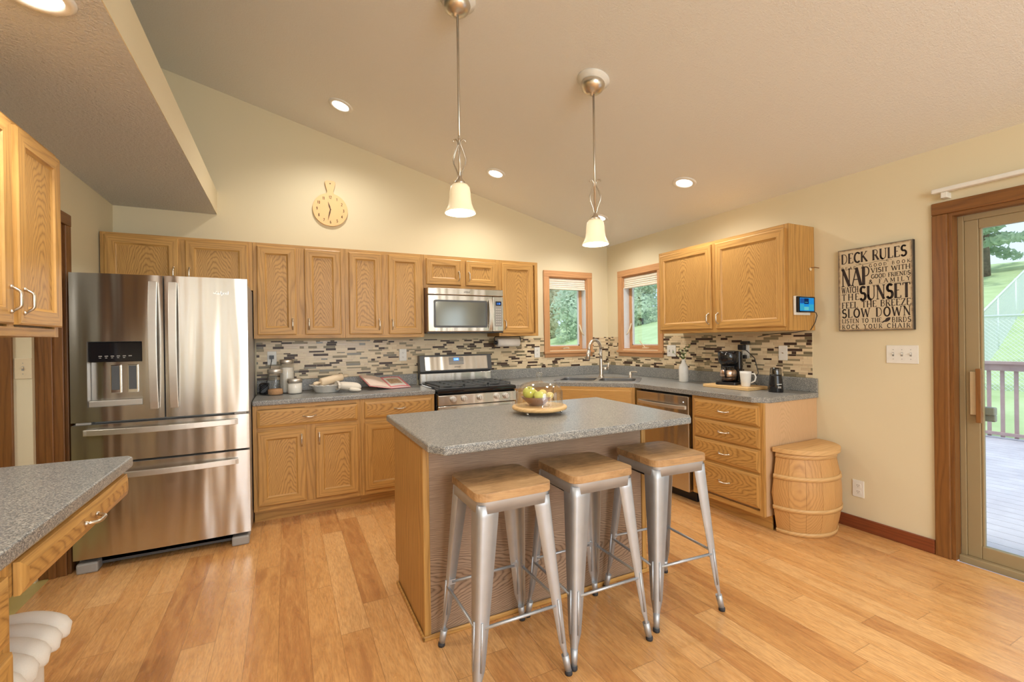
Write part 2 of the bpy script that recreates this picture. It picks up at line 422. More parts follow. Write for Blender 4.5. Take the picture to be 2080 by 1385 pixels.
b = MB(); b.prism([(-7.2, 0), (.16, 0), (.16, ZC), (0, ZC), (RX, RZ), (-7.2, RZ-.3)], YF-.16, YF, 'y',
        holes=[[(-3.5, .5), (-1.1, .5), (-1.1, 2.4), (-3.5, 2.4)], [(-5.05, .5), (-4.4, .5), (-4.4, 2.4), (-5.05, 2.4)]])
S(b.build('wall_front', wall_m))
b = MB(); b.prism([(YF, 0), (YF, 2.4), (0, 2.4), (0, 0), (-.883, 0), (-.883, 2.05), (-1.78, 2.05), (-1.78, 0)], XL-.12, XL, 'x')
S(b.build('wall_left', wall_m))
S(MB().box(-7.2, XL-.12, -.93, -.83, 0, 2.4).build('wall_hall', wall_m))
S(MB().box(-7.3, -7.2, YF, .16, 0, RZ).build('wall_west', wall_m))
# vaulted ceiling : slope, ridge, and the far slope
b = MB(); t = .1
b.prism([(0.16, ZC-.16*SL), (RX, RZ), (-7.3, RZ-.30), (-7.3, RZ-.30+t), (RX, RZ+t), (.16, ZC-.16*SL+t)], YF-.16, .16, 'y')
S(b.build('ceiling', ceil_m))
b = MB(); b.box(-7.2, -4.003, YF, 0, 2.402, 2.588, 0); b.box(-4.003, -4.0, YF, 0, 2.398, 2.592, 1); b.box(-7.2, -4.003, YF, 0, 2.398, 2.402, 2)
S(b.build('ceiling', [wall_m, wall_m, ceil_knock]))
# baseboards
S(MB().box(-.018, 0, -3.10, -2.44, 0, .085).build('baseboard_right', base_wood, bev=.005))
S(MB().box(-.018, 0, YF, -5.07, 0, .085).build('baseboard_right', base_wood, bev=.005))
# hallway opening trim
b = MB(); b.box(XL, XL+.018, -.883, -.81, 0, 2.045, 0); b.box(XL, XL+.018, -1.85, -1.78, 0, 2.045, 0); b.box(XL, XL+.02, -1.85, -.81, 2.045, 2.115, 1)
b.box(XL-.12, XL+.004, -.903, -.883, 0, 2.05, 0); b.box(XL-.12, XL+.004, -1.78, -1.76, 0, 2.05, 0); b.box(XL-.12, XL+.004, -1.76, -.903, 2.03, 2.05, 1)
b.box(XL-.075, XL-.04, -.915, -.903, 0, 2.03, 0)
S(b.build('trim_1', [trim_v, trim_y], bev=.004))
b = MB(); b.box(-4.93, -4.865, -.95, -.93, 0, 2.04, 0); b.box(-5.83, -5.765, -.95, -.93, 0, 2.04, 0); b.box(-5.83, -4.865, -.95, -.93, 2.04, 2.11, 1); b.box(-5.765, -4.93, -.94, -.93, .0, 2.04, 0)
S(b.build('trim_2', [trim_v, trim_h], bev=.003))

# windows: casing + jamb (structure) with sash, glass, crank, lock
def window(name, x0, x1, z0, z1, frame, hinge_right):
    ox, oy, rot = frame
    root = bpy.data.objects.new(name, None); COL.objects.link(root); S(root)
    root.location = (ox, oy, z0); root.rotation_euler = (0, 0, rot)
    h = z1-z0; c = .07
    b = MB()
    b.box(x0-c, x0, -.018, 0, -.02, h, 0); b.box(x1, x1+c, -.018, 0, -.02, h, 0); b.box(x0-c, x1+c, -.02, 0, h, h+c, 1)
    b.build('casing', [win_v, win_h], root, bev=.004)
    b = MB(); b.box(x0-c-.01, x1+c+.01, -.035, .0, -.035, -.008, 1); b.box(x0-c+.005, x1+c-.005, -.016, 0, -.078, -.035, 1)
    b.build('sill', [win_v, win_h], root, bev=.004)
    b = MB(); b.box(x0, x0+.012, 0, .10, 0, h, 0); b.box(x1-.012, x1, 0, .10, 0, h, 0); b.box(x0+.012, x1-.012, 0, .10, h-.012, h, 1); b.box(x0+.012, x1-.012, 0, .10, -.0, .012, 1)
    b.build('jamb', [win_v, win_h], root)
    lx0, lx1 = (x1-.0135, x1-.012) if hinge_right else (x0+.012, x0+.0135)
    MB().box(lx0, lx1, .004, .085, .012, h-.13, 0).build('jamb_liner', jamb_white, root)
    s = .036; b = MB(); a0, a1 = x0+.012, x1-.012
    b.box(a0, a0+s, .085, .125, .012, h-.012, 0); b.box(a1-s, a1, .085, .125, .012, h-.012, 0)
    b.box(a0+s, a1-s, .085, .125, h-.012-s, h-.012, 1); b.box(a0+s, a1-s, .085, .125, .012, .012+s, 1)
    b.build('sash', [win_v, win_h], root, bev=.003)
    b = MB(); q = .012
    b.box(a0+s, a0+s+q, .095, .12, .012+s, h-.012-s, 0); b.box(a1-s-q, a1-s, .095, .12, .012+s, h-.012-s, 0); b.box(a0+s, a1-s, .095, .12, .012+s, .012+s+q, 0)
    b.build('glazing_bead', jamb_white, root)
    MB().box(a0+s, a1-s, .104, .108, .012+s, h-.012-s).build('pane', glass_m, root)
    cx = (a0+a1)/2+(.0 if hinge_right else .02)
    b = MB(); b.box(cx-.04, cx+.04, .045, .084, .012, .026); b.tube([(cx, .05, .028), (cx-.02, .035, .05), (cx-.06, .03, .1)], .006, 8) if not hinge_right else b.box(cx-.028, cx+.028, .03, .06, .026, .034)
    b.build('crank_handle', almond, root, bev=.003)
    lxx = (x1-.05) if hinge_right else (x0+.05)
    sg = 1 if hinge_right else -1
    b = MB(); b.tube([(lxx, .08, .30), (lxx, .06, .25), (lxx+sg*.012, .045, .20), (lxx+sg*.03, .035, .17)], [.007, .008, .007, .005], 8)
    b.build('lock_lever', almond, root)
    return root
window('window_1', W1[0], W1[1], W1[2], W1[3], (0, 0, 0), True)
window('window_2', .275, .84, W2[2], W2[3], (0, 0, -pi/2), False)
def window_shade(x0, x1, ztop, frame, label):
    ox, oy, rot = frame
    r = thing('window_shade', label, 'window shade', (ox, oy, ztop-.125), rot, 'raised cellular shades')
    MB().box(x0, x1, .012, .05, .095, .125).build('headrail', shade_m, r, bev=.004)
    b = MB(); n = 7; prof = []
    for i in range(n+1): prof.append((.010+(.0 if i % 2 else .008), .02+.075*i/n))
    poly = [(p[0], p[1]) for p in prof]+[(.05, .095), (.05, .02)]
    b.prism(poly, x0, x1, 'x'); b.build('pleated_fabric', shade_m, r)
    MB().box(x0, x1, .008, .05, 0, .02).build('bottom_rail', shade_m, r, bev=.004)
window_shade(W1[0]+.014, W1[1]-.014, W1[3]-.014, (0, 0, 0), 'cream shade raised to the top of the window left of the corner')
window_shade(.275+.014, .84-.014, W2[3]-.014, (0, 0, -pi/2), 'cream shade raised to the top of the window right of the corner')
# unseen rear windows, added to hold the fill lights
for i, (x0, x1) in enumerate(((-3.5, -1.1), (-5.05, -4.4))):
    root = bpy.data.objects.new('window_%d' % (3+i), None); COL.objects.link(root); S(root); root.location = (x0, YF, .5)
    b = MB(); w = x1-x0; h = 1.9
    b.box(-.07, 0, 0, .02, -.07, h+.07); b.box(w, w+.07, 0, .02, -.07, h+.07); b.box(0, w, 0, .02, h, h+.07); b.box(0, w, 0, .02, -.07, 0)
    for k in range(1, max(1, int(round(w)))): b.box(w*k/round(w)-.03, w*k/round(w)+.03, -.06, 0, 0, h)
    b.build('casing', trim_v, root)
root = bpy.data.objects.new('window_5', None); COL.objects.link(root); S(root); root.location = (0, -5.8, .5)  # unseen window added for the side fill light
b = MB(); b.box(-.02, 0, -1.67, -1.6, -.07, 1.67); b.box(-.02, 0, 0, .07, -.07, 1.67); b.box(-.02, 0, -1.6, 0, 1.6, 1.67); b.box(-.02, 0, -1.6, 0, -.07, 0)
b.build('casing', trim_v, root)

# sliding glass door
def sliding_door():
    root = bpy.data.objects.new('door_1', None); COL.objects.link(root); S(root); root.location = (0, DY1, 0)
    # local y from 0 downward (negative) ; x=0 wall face, +x outside
    b = MB(); b.box(-.02, 0, .0, .073, 0, 2.04, 0); b.box(-.02, 0, -1.9, -1.825, 0, 2.04, 0); b.box(-.022, 0, -1.9, .073, 2.0405, 2.112, 1)
    b.build('casing', [trim_v, trim_y], root, bev=.005)
    b = MB(); b.box(-.006, .06, -.018, 0, 0, 2.04, 0); b.box(-.006, .06, -1.825, -1.807, 0, 2.04, 0); b.box(-.006, .06, -1.807, -.018, 2.022, 2.04, 1)
    b.build('jamb', [trim_v, trim_y], root)
    b = MB(); b.box(.06, .15, -.045, -.018, .03, 2.022); b.box(.06, .15, -1.807, -1.78, .03, 2.022); b.box(.06, .15, -1.78, -.045, 1.99, 2.022); b.box(.03, .16, -1.807, -.018, -.01, .03)
    b.build('door_frame', tan_vinyl, root, bev=.003)
    def panel(y0, y1, x, handle):
        p = MB(); s = .062
        p.box(x, x+.035, y1-s, y1, .03, 1.99); p.box(x, x+.035, y0, y0+s, .03, 1.99)
        p.box(x, x+.035, y0+s, y1-s, 1.99-.055, 1.99); p.box(x, x+.035, y0+s, y1-s, .03, .03+.075)
        p.box(x+.006, x+.03, y0+s, y0+s+.012, .1, 1.94); p.box(x+.006, x+.03, y1-s-.012, y1-s, .1, 1.94)
        o = p.build('door_panel', tan_vinyl, root, bev=.004)
        MB().box(x+.016, x+.02, y0+s, y1-s, .105, 1.935).build('pane', glass_m, o)
        if handle:
            m = MB(); m.box(x-.012, x, y1-.05, y1-.022, .86, 1.11); m.build('lock_plate', almond, o, bev=.002)
            m = MB(); m.box(x-.042, x-.018, y1-.078, y1-.055, .82, 1.13); m.box(x-.02, x, y1-.075, y1-.058, .85, .88); m.box(x-.02, x, y1-.075, y1-.058, 1.07, 1.10)
            m.build('wooden_pull', trim_v, o, bev=.003)
            m = MB(); m.box(x+.035, x+.075, y1-.11, y1-.03, .86, .905); m.box(x+.06, x+.09, y1-.105, y1-.03, .82, .86)
            tag(m.build('outside_pull', midgrey, o, bev=.006), 'grey outside pull')
    panel(-.95, -.045, .065, True); panel(-1.78, -.89, .105, False)
sliding_door()

# ---------------------------------------------------------------- backsplash mosaic (one continuous tiled skin)
def backsplash():
    mats = [plain('tile_cream', srgb(226, 207, 172), .3, nscale=8), plain('tile_ivory', srgb(214, 192, 158), .25, nscale=8), plain('tile_taupe', srgb(146, 134, 106), .4, nscale=9, var=.15),
            plain('tile_brown', srgb(66, 46, 36), .45, nscale=9, var=.2), plain('tile_olive', srgb(122, 112, 88), .25, nscale=9, var=.15), plain('grout', srgb(216, 200, 168), .8)]
    rnd = random.Random(3); b = MB()
    z0, z1 = 1.018, 1.352
    rows = []; z = z0
    while z < z1-.004:
        h = rnd.choice((.0215, .0215, .0105, .0215, .0155)); h = min(h, z1-z); rows.append((z, z+h)); z += h
    def wall(a0, a1, f, skip):
        for (r0, r1) in rows:
            a = a0-rnd.random()*.06; last = 0
            while a < a1:
                L = rnd.choice((.035, .055, .07, .085, .10, .125)); x0, x1 = max(a, a0), min(a+L, a1); a += L
                k = rnd.random()
                m = 0 if k < .36 else 1 if k < .54 else 2 if k < .70 else 3 if k < .91 else 4
                if last in (2, 3, 4) and rnd.random() < .6: m = rnd.choice((0, 0, 1))
                last = m
                if x1-x0 < .004: continue
                segs = [(x0, x1)]
                for (s0, s1, sz) in skip:
                    if r1 > sz:
                        ns = []
                        for q0, q1 in segs:
                            if q1 <= s0 or q0 >= s1: ns.append((q0, q1)); continue
                            if q0 < s0: ns.append((q0, s0))
                            if q1 > s1: ns.append((s1, q1))
                        segs = ns
                for q0, q1 in segs:
                    if q1-q0 > .003: f(q0+.0008, q1-.0008, r0+.0008, r1-.0008, m, .0065)
        for (q0, q1, zz) in [(a0, a1, None)]: pass
    def fb(x0, x1, za, zb, m, d): b.box(x0, x1, -d, -.0035, za, zb, m)
    def fr(y0, y1, za, zb, m, d): b.box(-d, -.0035, y0, y1, za, zb, m)
    wall(-3.735, -.007, fb, [(-.905, -.24, 1.127)])
    def grout(a0, a1, s0, s1, f):
        f(a0, s0, z0, z1, 5, .0045); f(s1, a1, z0, z1, 5, .0045); f(s0, s1, z0, 1.127, 5, .0045)
    grout(-3.735, -.007, -.905, -.24, lambda x0, x1, za, zb, m, d: b.box(x0, x1, -d, -.0008, za, zb, m))
    o = b.build('tile_backsplash', mats, fix=False)
    tag(o, 'mosaic strip tile backsplash behind the stove, from refrigerator to the corner', 'backsplash')
    b = MB()
    wall(-2.395, -.007, fr, [(-.91, -.205, 1.127)])
    grout(-2.395, -.007, -.91, -.205, lambda x0, x1, za, zb, m, d: b.box(-d, -.0008, x0, x1, za, zb, m))
    o = b.build('tile_backsplash', mats, fix=False)
    tag(o, 'mosaic strip tile backsplash on the window wall behind the coffee maker', 'backsplash')
backsplash()

# ---------------------------------------------------------------- cabinets
def handle_mesh(vertical=True, L=.085):
    b = MB(); pts = []; rs = []
    for i in range(13):
        t = i/12; a = (t-.5)*L
        d = .003+.024*min(1, sin(pi*t)*1.7)
        pts.append((0, -d, a) if vertical else (a, -d, -.004*sin(pi*t))); rs.append(.0045+.0015*sin(pi*t))
    b.tube(pts, rs, 8)
    for s in (-.5, .5):
        p = (0, 0, s*L) if vertical else (s*L, 0, 0)
        b.ball((p[0], -.003, p[2]), .007, 10)
    return b
HV = None; HH = None
def handle(parent, x, y, z, vertical):
    global HV, HH
    src = HV if vertical else HH
    if src is None:
        o = handle_mesh(vertical).build('handle', nickel, parent, (x, y, z)); tag(o, 'satin nickel arched handle')
        if vertical: HV = o
        else: HH = o
        return o
    o = src.copy(); COL.objects.link(o); o.parent = parent; o.location = (x, y, z); return o
def cab_door(parent, x0, x1, z0, z1, y, hside=None, hz='bottom'):
    w, h = x1-x0, z1-z0; t = .019; hw, hh = w/2, h/2; s = .056; b = MB()
    def ring(ix, iz, yy): return [(-ix, yy, -iz), (ix, yy, -iz), (ix, yy, iz), (-ix, yy, iz)]
    R = [ring(hw, hh, 0), ring(hw, hh, -t+.004), ring(hw-.006, hh-.006, -t), ring(hw-s, hh-s, -t), ring(hw-s-.004, hh-s-.004, -t+.006), ring(hw-s-.012, hh-s-.012, -t+.010)]
    vs = [p for r in R for p in r]; b.add(vs, [])
    n0 = 0
    for k in range(5):
        for i in range(4):
            j = (i+1) % 4
            b.f.append([n0+k*4+i, n0+k*4+j, n0+(k+1)*4+j, n0+(k+1)*4+i]); b.m.append(1 if i in (0, 2) else 0); b.s.append(False)
    b.f.append([20, 21, 22, 23]); b.m.append(2); b.s.append(False)
    b.f.append([3, 2, 1, 0]); b.m.append(0); b.s.append(False)
    o = b.build('door', OAK, parent, ((x0+x1)/2, y, (z0+z1)/2), fix=False)
    if hside:
        hx = (hw-.027) if hside == 'R' else -(hw-.027)
        hzv = {'bottom': -hh+.085, 'top': hh-.085, 'mid': 0}[hz]
        handle(o, hx, -t, hzv, True)
    return o
def cab_drawer(parent, x0, x1, z0, z1, y, name='drawer'):
    w, h = x1-x0, z1-z0; t = .019; hw, hh = w/2, h/2; b = MB()
    def ring(ix, iz, yy): return [(-ix, yy, -iz), (ix, yy, -iz), (ix, yy, iz), (-ix, yy, iz)]
    R = [ring(hw, hh, 0), ring(hw, hh, -t+.008), ring(hw-.004, hh-.004, -t+.006), ring(hw-.02, hh-.02, -t)]
    b.add([p for r in R for p in r], [])
    for k in range(3):
        for i in range(4):
            j = (i+1) % 4
            b.f.append([k*4+i, k*4+j, (k+1)*4+j, (k+1)*4+i]); b.m.append(1 if i in (0, 2) else 0); b.s.append(False)
    b.f.append([12, 13, 14, 15]); b.m.append(3); b.s.append(False)
    b.f.append([3, 2, 1, 0]); b.m.append(0); b.s.append(False)
    o = b.build(name, OAK, parent, ((x0+x1)/2, y, (z0+z1)/2), fix=False)
    handle(o, 0, -t, 0, False)
    return o
def cabinet(name, label, frame, x0, x1, z0, z1, depth, doors=(), drawers=(), mids=(), rails=(), group=None, toe=0, cat='cabinet', endmat=None, toe_end=0):
    ox, oy, rot = frame; xm = (x0+x1)/2
    R = Matrix.Rotation(rot, 3, 'Z'); p = R @ Vector((xm, 0, 0))
    root = thing(name, label, cat, (ox+p.x, oy+p.y, z0), rot, group)
    hw = (x1-x0)/2; H = z1-z0; g = .0008
    b = MB(); b.box(-hw+g, hw-g, -depth+.02, -.002, toe, H, 0)
    b.build('body', [endmat or oak_p], root)
    b = MB(); y0, y1 = -depth, -depth+.02; sw = .035
    b.box(-hw+g, -hw+sw, y0, y1, toe, H, 0); b.box(hw-sw, hw-g, y0, y1, toe, H, 0)
    b.box(-hw+sw, hw-sw, y0, y1, toe, toe+.032, 1); b.box(-hw+sw, hw-sw, y0, y1, H-.03, H, 1)
    for m in mids: b.box(m[0]-xm, m[1]-xm, y0, y1, toe+.032, H-.03, 0)
    for r in rails: b.box(-hw+sw, hw-sw, y0+.0005, y1, r[0]-z0, r[1]-z0, 1)
    b.build('face_frame', OAK, root)
    if toe:
        MB().box(-hw+g, hw-toe_end, -depth+.075, -depth+.09, 0, toe, 0).build('toe_kick', [oak_h], root)
    for d in doors: cab_door(root, d[0]-xm, d[1]-xm, d[2]-z0, d[3]-z0, y0, d[4] if len(d) > 4 else None, d[5] if len(d) > 5 else 'bottom')
    for d in drawers: cab_drawer(root, d[0]-xm, d[1]-xm, d[2]-z0, d[3]-z0, y0)
    return root
BK = (0, 0, 0); RT = (0, 0, -pi/2); LF = (XL, 0, pi/2)
UG = 'oak wall cabinets'; BG = 'oak base cabinets'
cabinet('wall_cabinet', 'short two-door oak wall cabinet above the refrigerator', BK, -4.663, -3.735, 1.753, 2.134, .305,
        [(-4.637, -4.213, 1.775, 2.116, 'R'), (-4.171, -3.766, 1.775, 2.113, 'L')], mids=[(-4.215, -4.165)], group=UG)
cabinet('wall_cabinet', 'tall two-door oak wall cabinet just right of the refrigerator', BK, -3.735, -3.048, 1.372, 2.134, .305,
        [(-3.706, -3.43, 1.402, 2.108, 'R'), (-3.363, -3.086, 1.402, 2.108, 'L')], mids=[(-3.432, -3.36)], group=UG)
cabinet('wall_cabinet', 'tall two-door oak wall cabinet immediately left of the microwave', BK, -3.048, -2.362, 1.372, 2.134, .305,
        [(-3.018, -2.743, 1.402, 2.108, 'R'), (-2.683, -2.389, 1.402, 2.108, 'L')], mids=[(-2.75, -2.68)], group=UG)
cabinet('wall_cabinet', 'short two-door oak wall cabinet above the microwave', BK, -2.362, -1.600, 1.825, 2.134, .305,
        [(-2.339, -1.998, 1.862, 2.102, 'R'), (-1.948, -1.632, 1.862, 2.100, 'L')], mids=[(-2.0, -1.945)], group=UG)
cabinet('wall_cabinet', 'single-door oak wall cabinet between the microwave and the window', BK, -1.600, -1.150, 1.372, 2.134, .305,
        [(-1.568, -1.214, 1.402, 2.102, 'L')], group=UG)
rc = cabinet('wall_cabinet', 'two-door oak wall cabinet above the coffee maker', RT, 1.165, 2.415, 1.372, 2.134, .305,
        [(1.185, 1.768, 1.402, 2.105, 'R'), (1.808, 2.392, 1.402, 2.105, 'L')], mids=[(1.76, 1.81)], group=UG, endmat=oak_v)
MB().box(.607, .622, -.03, -.002, 0, .762).build('scribe_strip', trim_v, rc)
cabinet('wall_cabinet', 'pale oak wall cabinet over the foreground desk counter', LF, -3.35, -1.86, 1.372, 2.134, .305,
        [(-3.33, -2.66, 1.412, 2.115, 'L'), (-2.62, -2.25, 1.412, 2.115, 'R'), (-2.215, -1.872, 1.412, 2.115, 'L')], mids=[(-2.665, -2.615), (-2.255, -2.21)], group=UG)
# base units
cabinet('base_cabinet', 'oak base cabinet right of the refrigerator with wide drawer over two doors', BK, -3.735, -2.977, 0, .876, .61,
        [(-3.705, -3.385, .138, .682, 'R', 'top'), (-3.316, -3.004, .138, .682, 'L', 'top')], [(-3.707, -3.003, .712, .842)],
        mids=[(-3.387, -3.314)], rails=[(.68, .715)], group=BG, toe=.1)
cabinet('base_cabinet', 'oak base cabinet left of the stove with one drawer over one door', BK, -2.977, -2.368, 0, .876, .61,
        [(-2.95, -2.395, .138, .682, 'R', 'top')], [(-2.95, -2.39, .718, .85)], rails=[(.68, .72)], group=BG, toe=.1)
cabinet('base_cabinet', 'narrow oak base cabinet right of the stove, mostly hidden behind the island', BK, -1.592, -1.17, 0, .876, .61,
        [(-1.57, -1.19, .138, .682, 'L', 'top')], [(-1.57, -1.19, .715, .845)], rails=[(.68, .72)], group=BG, toe=.1)
cabinet('base_cabinet', 'orange oak drawer base with four stacked drawers beside the barrel', RT, 1.815, 2.42, 0, .876, .61,
        [], [(1.842, 2.393, .715, .852), (1.842, 2.393, .563, .70), (1.842, 2.393, .398, .55), (1.842, 2.393, .152, .378)],
        rails=[(.69, .72), (.54, .57), (.375, .40)], group=BG, toe=.1, endmat=end_lam)
# diagonal corner sink base
def sink_base():
    L = .52*sqrt(2); m = (-1.17-.61)/2; hw = L/2+.015
    root = thing('sink_cabinet', 'diagonal oak corner cabinet under the sink', 'cabinet', (m, m, 0), -pi/4, BG)
    b = MB()
    b.prism([(-hw, 0), (hw, 0), (hw+.24, .26), (-hw-.24, .26)], .1, .874, 'z', 0); b.build('body', [oak_v], root)
    b = MB(); b.box(-hw, -hw+.045, -.018, 0, .1, .876, 0); b.box(hw-.045, hw, -.018, 0, .1, .876, 0); b.box(-hw+.045, hw-.045, -.018, 0, .1, .135, 1); b.box(-hw+.045, hw-.045, -.018, 0, .845, .876, 1); b.box(-hw+.045, hw-.045, -.018, 0, .68, .715, 1); b.box(-.03, .03, -.017, 0, .135, .68, 0)
    b.build('face_frame', OAK, root)
    fr = MB(); fr.box(-hw+.03, hw-.03, -.035, -.018, .708, .85, 3); o = fr.build('false_drawer_front', OAK, root, bev=.006)
    cab_door(root, -hw+.033, -.012, .135, .685, -.018, 'R', 'top'); cab_door(root, .012, hw-.033, .135, .685, -.018, 'L', 'top')
    MB().box(-hw, hw, .06, .075, 0, .1).build('toe_kick', [oak_h], root)
sink_base()
def pencil_desk():
    root = thing('desk_base_cabinet', 'pale oak base cabinet at the left edge carrying the desk counter', 'cabinet', (XL, -3.50, 0), pi/2)
    b = MB(); b.box(-.44, .44, -.60, -.002, .1, .876, 0); b.build('body', [oak_p], root)
    b = MB(); b.box(-.44, -.40, -.62, -.6, .1, .876, 0); b.box(.40, .44, -.62, -.6, .1, .876, 0); b.box(-.4, .4, -.62, -.6, .84, .876, 1); b.box(-.4, .4, -.62, -.6, .1, .14, 1); b.box(-.4, .4, -.62, -.6, .68, .72, 1)
    b.build('face_frame', OAK, root)
    cab_drawer(root, -.41, .41, .71, .85, -.62); cab_door(root, -.41, -.01, .13, .69, -.62, 'R', 'top'); cab_door(root, .01, .41, .13, .69, -.62, 'L', 'top')
    MB().box(-.44, .44, -.54, -.52, 0, .1).build('toe_kick', [oak_h], root)
    ap = thing('desk_drawer_unit', 'shallow pale oak pencil drawer hung beneath the desk counter', 'drawer', (XL, -2.67, .79), pi/2)
    b = MB(); b.box(-.385, .385, -.62, -.60, .0, .086, 1); b.box(-.385, -.37, -.6, -.05, .0, .086, 0); b.box(.37, .385, -.6, -.05, .0, .086, 0); b.box(-.37, .37, -.6, -.05, 0, .01, 0)
    b.build('apron', OAK, ap)
    cab_drawer(ap, -.378, .372, -.002, .072, -.622)
pencil_desk()

# ---------------------------------------------------------------- countertops
def counter(name, label, poly, loc=(0, 0, 0), holes=(), splash=(), chips=True):
    root = thing(name, label, 'countertop', loc)
    MB().prism(poly, .0, .038, 'z', 0, holes=holes).build('slab', counter_m, root, bev=.009, segs=3)
    if splash:
        b = MB()
        for q in splash: b.box(*q)
        b.build('splash_lip', counter_m, root, bev=.004)
    return root
counter('countertop', 'speckled grey laminate countertop between refrigerator and stove', [(-3.735, -.635), (-2.364, -.635), (-2.364, -.002), (-3.735, -.002)], (0, 0, .8762), splash=[(-3.735, -2.364, -.02, -.002, .038, .140)])
def rot45(cx, cy, pts):
    r = sqrt(.5); return [(cx+(x*r+y*r), cy+(-x*r+y*r)) for x, y in pts]
SC = -.643
h1 = rot45(SC, SC, rrect(-.375, -.015, -.215, .135, .05)); h2 = rot45(SC, SC, rrect(.015, .375, -.215, .135, .05))
counter('countertop', 'speckled grey laminate corner countertop wrapping round the sink', [(-1.596, -.635), (-1.15, -.635), (-.635, -1.17), (-.635, -2.35), (-.56, -2.432), (-.002, -2.432), (-.002, -.002), (-1.596, -.002)], (0, 0, .8762), holes=[h1, h2],
        splash=[(-1.596, -.002, -.02, -.002, .038, .140), (-.02, -.002, -2.432, -.02, .038, .140)])
counter('desk_countertop', 'speckled grey laminate desk top in the left foreground', [(XL+.002, -3.95), (-4.032, -3.95), (-4.032, -2.245), (-4.05, -2.215), (XL+.002, -2.19)], (0, 0, .8762))

# ---------------------------------------------------------------- island
def island():
    root = thing('kitchen_island', 'kitchen island with oak end panel and grey laminate top', 'kitchen island', (-2.32, -2.12, 0))
    x0, x1, y0, y1 = -.65, .64, -.31, .29
    MB().prism([(y0+.006, 0), (y0+.006, .876), (y1, .876), (y1, .1), (y1-.075, .1), (y1-.075, 0)], x0+.006, x1-.006, 'x', 0).build('body', [oak_v], root)
    MB().box(x0+.02, x1-.03, y0-.001, y0+.008, .0, .876).build('back_panel', isl_lam, root)
    MB().prism([(y0+.02, 0), (y0+.02, .876), (y1, .876), (y1, .1), (y1-.07, .1), (y1-.07, 0)], x0, x0+.008, 'x', 0).build('end_panel', [oak_v], root)
    for a in (x0-.003, x1-.027):
        b = MB(); b.box(a, a+.03, y0-.006, y0+.03, 0, .876); b.build('corner_post', oak_v, root, bev=.003)
    b = MB(); b.box(x0-.013, x0-.0031, y0-.016, y1-.07, 0, .022); b.box(x0-.013, x1+.012, y0-.016, y0-.0061, 0, .022)
    b.build('shoe_molding', oak_h, root, bev=.004)
    for i in range(2):
        a = x0+.03+i*.62
        d = cab_door(root, -(a+.6), -a, .138, .682, -.29, 'R' if i else 'L', 'top'); d.rotation_euler = (0, 0, pi); d.location = (a+.3, y1, .41)
        d = cab_drawer(root, -(a+.6), -a, .712, .85, -.29); d.rotation_euler = (0, 0, pi); d.location = (a+.3, y1, .78)
    c = .075
    p = [(-3.0, -1.765), (-3.0, -2.70+c+.02), (-3.0+c-.01, -2.70), (-1.60, -2.70), (-1.545, -2.66), (-1.50, -1.765)]
    p = [(-3.0+.0, -1.77), (-3.0, -2.62), (-2.955, -2.70), (-1.605, -2.70), (-1.56, -2.655), (-1.51, -1.765)]
    MB().prism([(x+2.32, y+2.12) for x, y in p], .8765, .9145, 'z').build('countertop', counter_m, root, bev=.009, segs=3)
island()

# ---------------------------------------------------------------- refrigerator
# stroke lettering -------------------------------------------------
GL = {}
def _g(ch, w, *st): GL[ch] = (w, st)
A = arc
_g('A', .8, ('t', [(0.04, 0), (.4, 1)]), ('T', [(.4, 1), (.76, 0)]), ('t', [(.16, .34), (.62, .34)]), ('s', .04, 0), ('s', .76, 0))
_g('B', .66, ('T', [(.12, 0), (.12, 1)]), ('t', [(.05, 1), (.32, 1)]+A(.32, .77, .22, .23, 90, -90)+[(.12, .54)]), ('t', [(.12, .54), (.34, .54)]+A(.34, .27, .26, .27, 90, -90)+[(.05, 0)]))
_g('C', .72, ('T', A(.42, .5, .34, .5, 50, 310, 16)), ('s', .64, .86), )
_g('D', .74, ('T', [(.12, 0), (.12, 1)]), ('t', [(.04, 1), (.3, 1)]+A(.3, .5, .36, .5, 90, -90, 12)+[(.04, 0)]))
_g('E', .6, ('T', [(.12, 0), (.12, 1)]), ('t', [(.04, 1), (.54, 1), (.54, .86)]), ('t', [(.12, .53), (.4, .53)]), ('t', [(.04, 0), (.56, 0), (.56, .15)]))
_g('F', .56, ('T', [(.12, 0), (.12, 1)]), ('t', [(.04, 1), (.54, 1), (.54, .86)]), ('t', [(.12, .53), (.4, .53)]), ('s', .12, 0))
_g('G', .76, ('T', A(.42, .5, .34, .5, 50, 340, 16)), ('t', [(.45, .42), (.74, .42), (.74, .1)]))
_g('H', .8, ('T', [(.12, 0), (.12, 1)]), ('T', [(.68, 0), (.68, 1)]), ('t', [(.12, .5), (.68, .5)]), ('s', .12, 0), ('s', .12, 1), ('s', .68, 0), ('s', .68, 1))
_g('I', .3, ('T', [(.15, 0), (.15, 1)]), ('s', .15, 0), ('s', .15, 1))
_g('K', .74, ('T', [(.12, 0), (.12, 1)]), ('t', [(.64, 1), (.14, .42)]), ('T', [(.26, .56), (.68, 0)]), ('s', .12, 0), ('s', .12, 1), ('s', .66, 0), ('s', .62, 1))
_g('L', .58, ('T', [(.12, 0), (.12, 1)]), ('t', [(.04, 0), (.54, 0), (.54, .16)]), ('s', .12, 1))
_g('M', .95, ('t', [(.1, 0), (.14, 1)]), ('T', [(.14, 1), (.47, .1)]), ('t', [(.47, .1), (.8, 1)]), ('T', [(.8, 1), (.84, 0)]), ('s', .1, 0), ('s', .84, 0))
_g('N', .82, ('t', [(.12, 0), (.12, 1)]), ('T', [(.12, 1), (.68, 0)]), ('t', [(.68, 0), (.68, 1)]), ('s', .12, 0), ('s', .68, 1), ('s', .1, 1))
_g('O', .82, ('T', A(.41, .5, .33, .5, 0, 360, 20)))
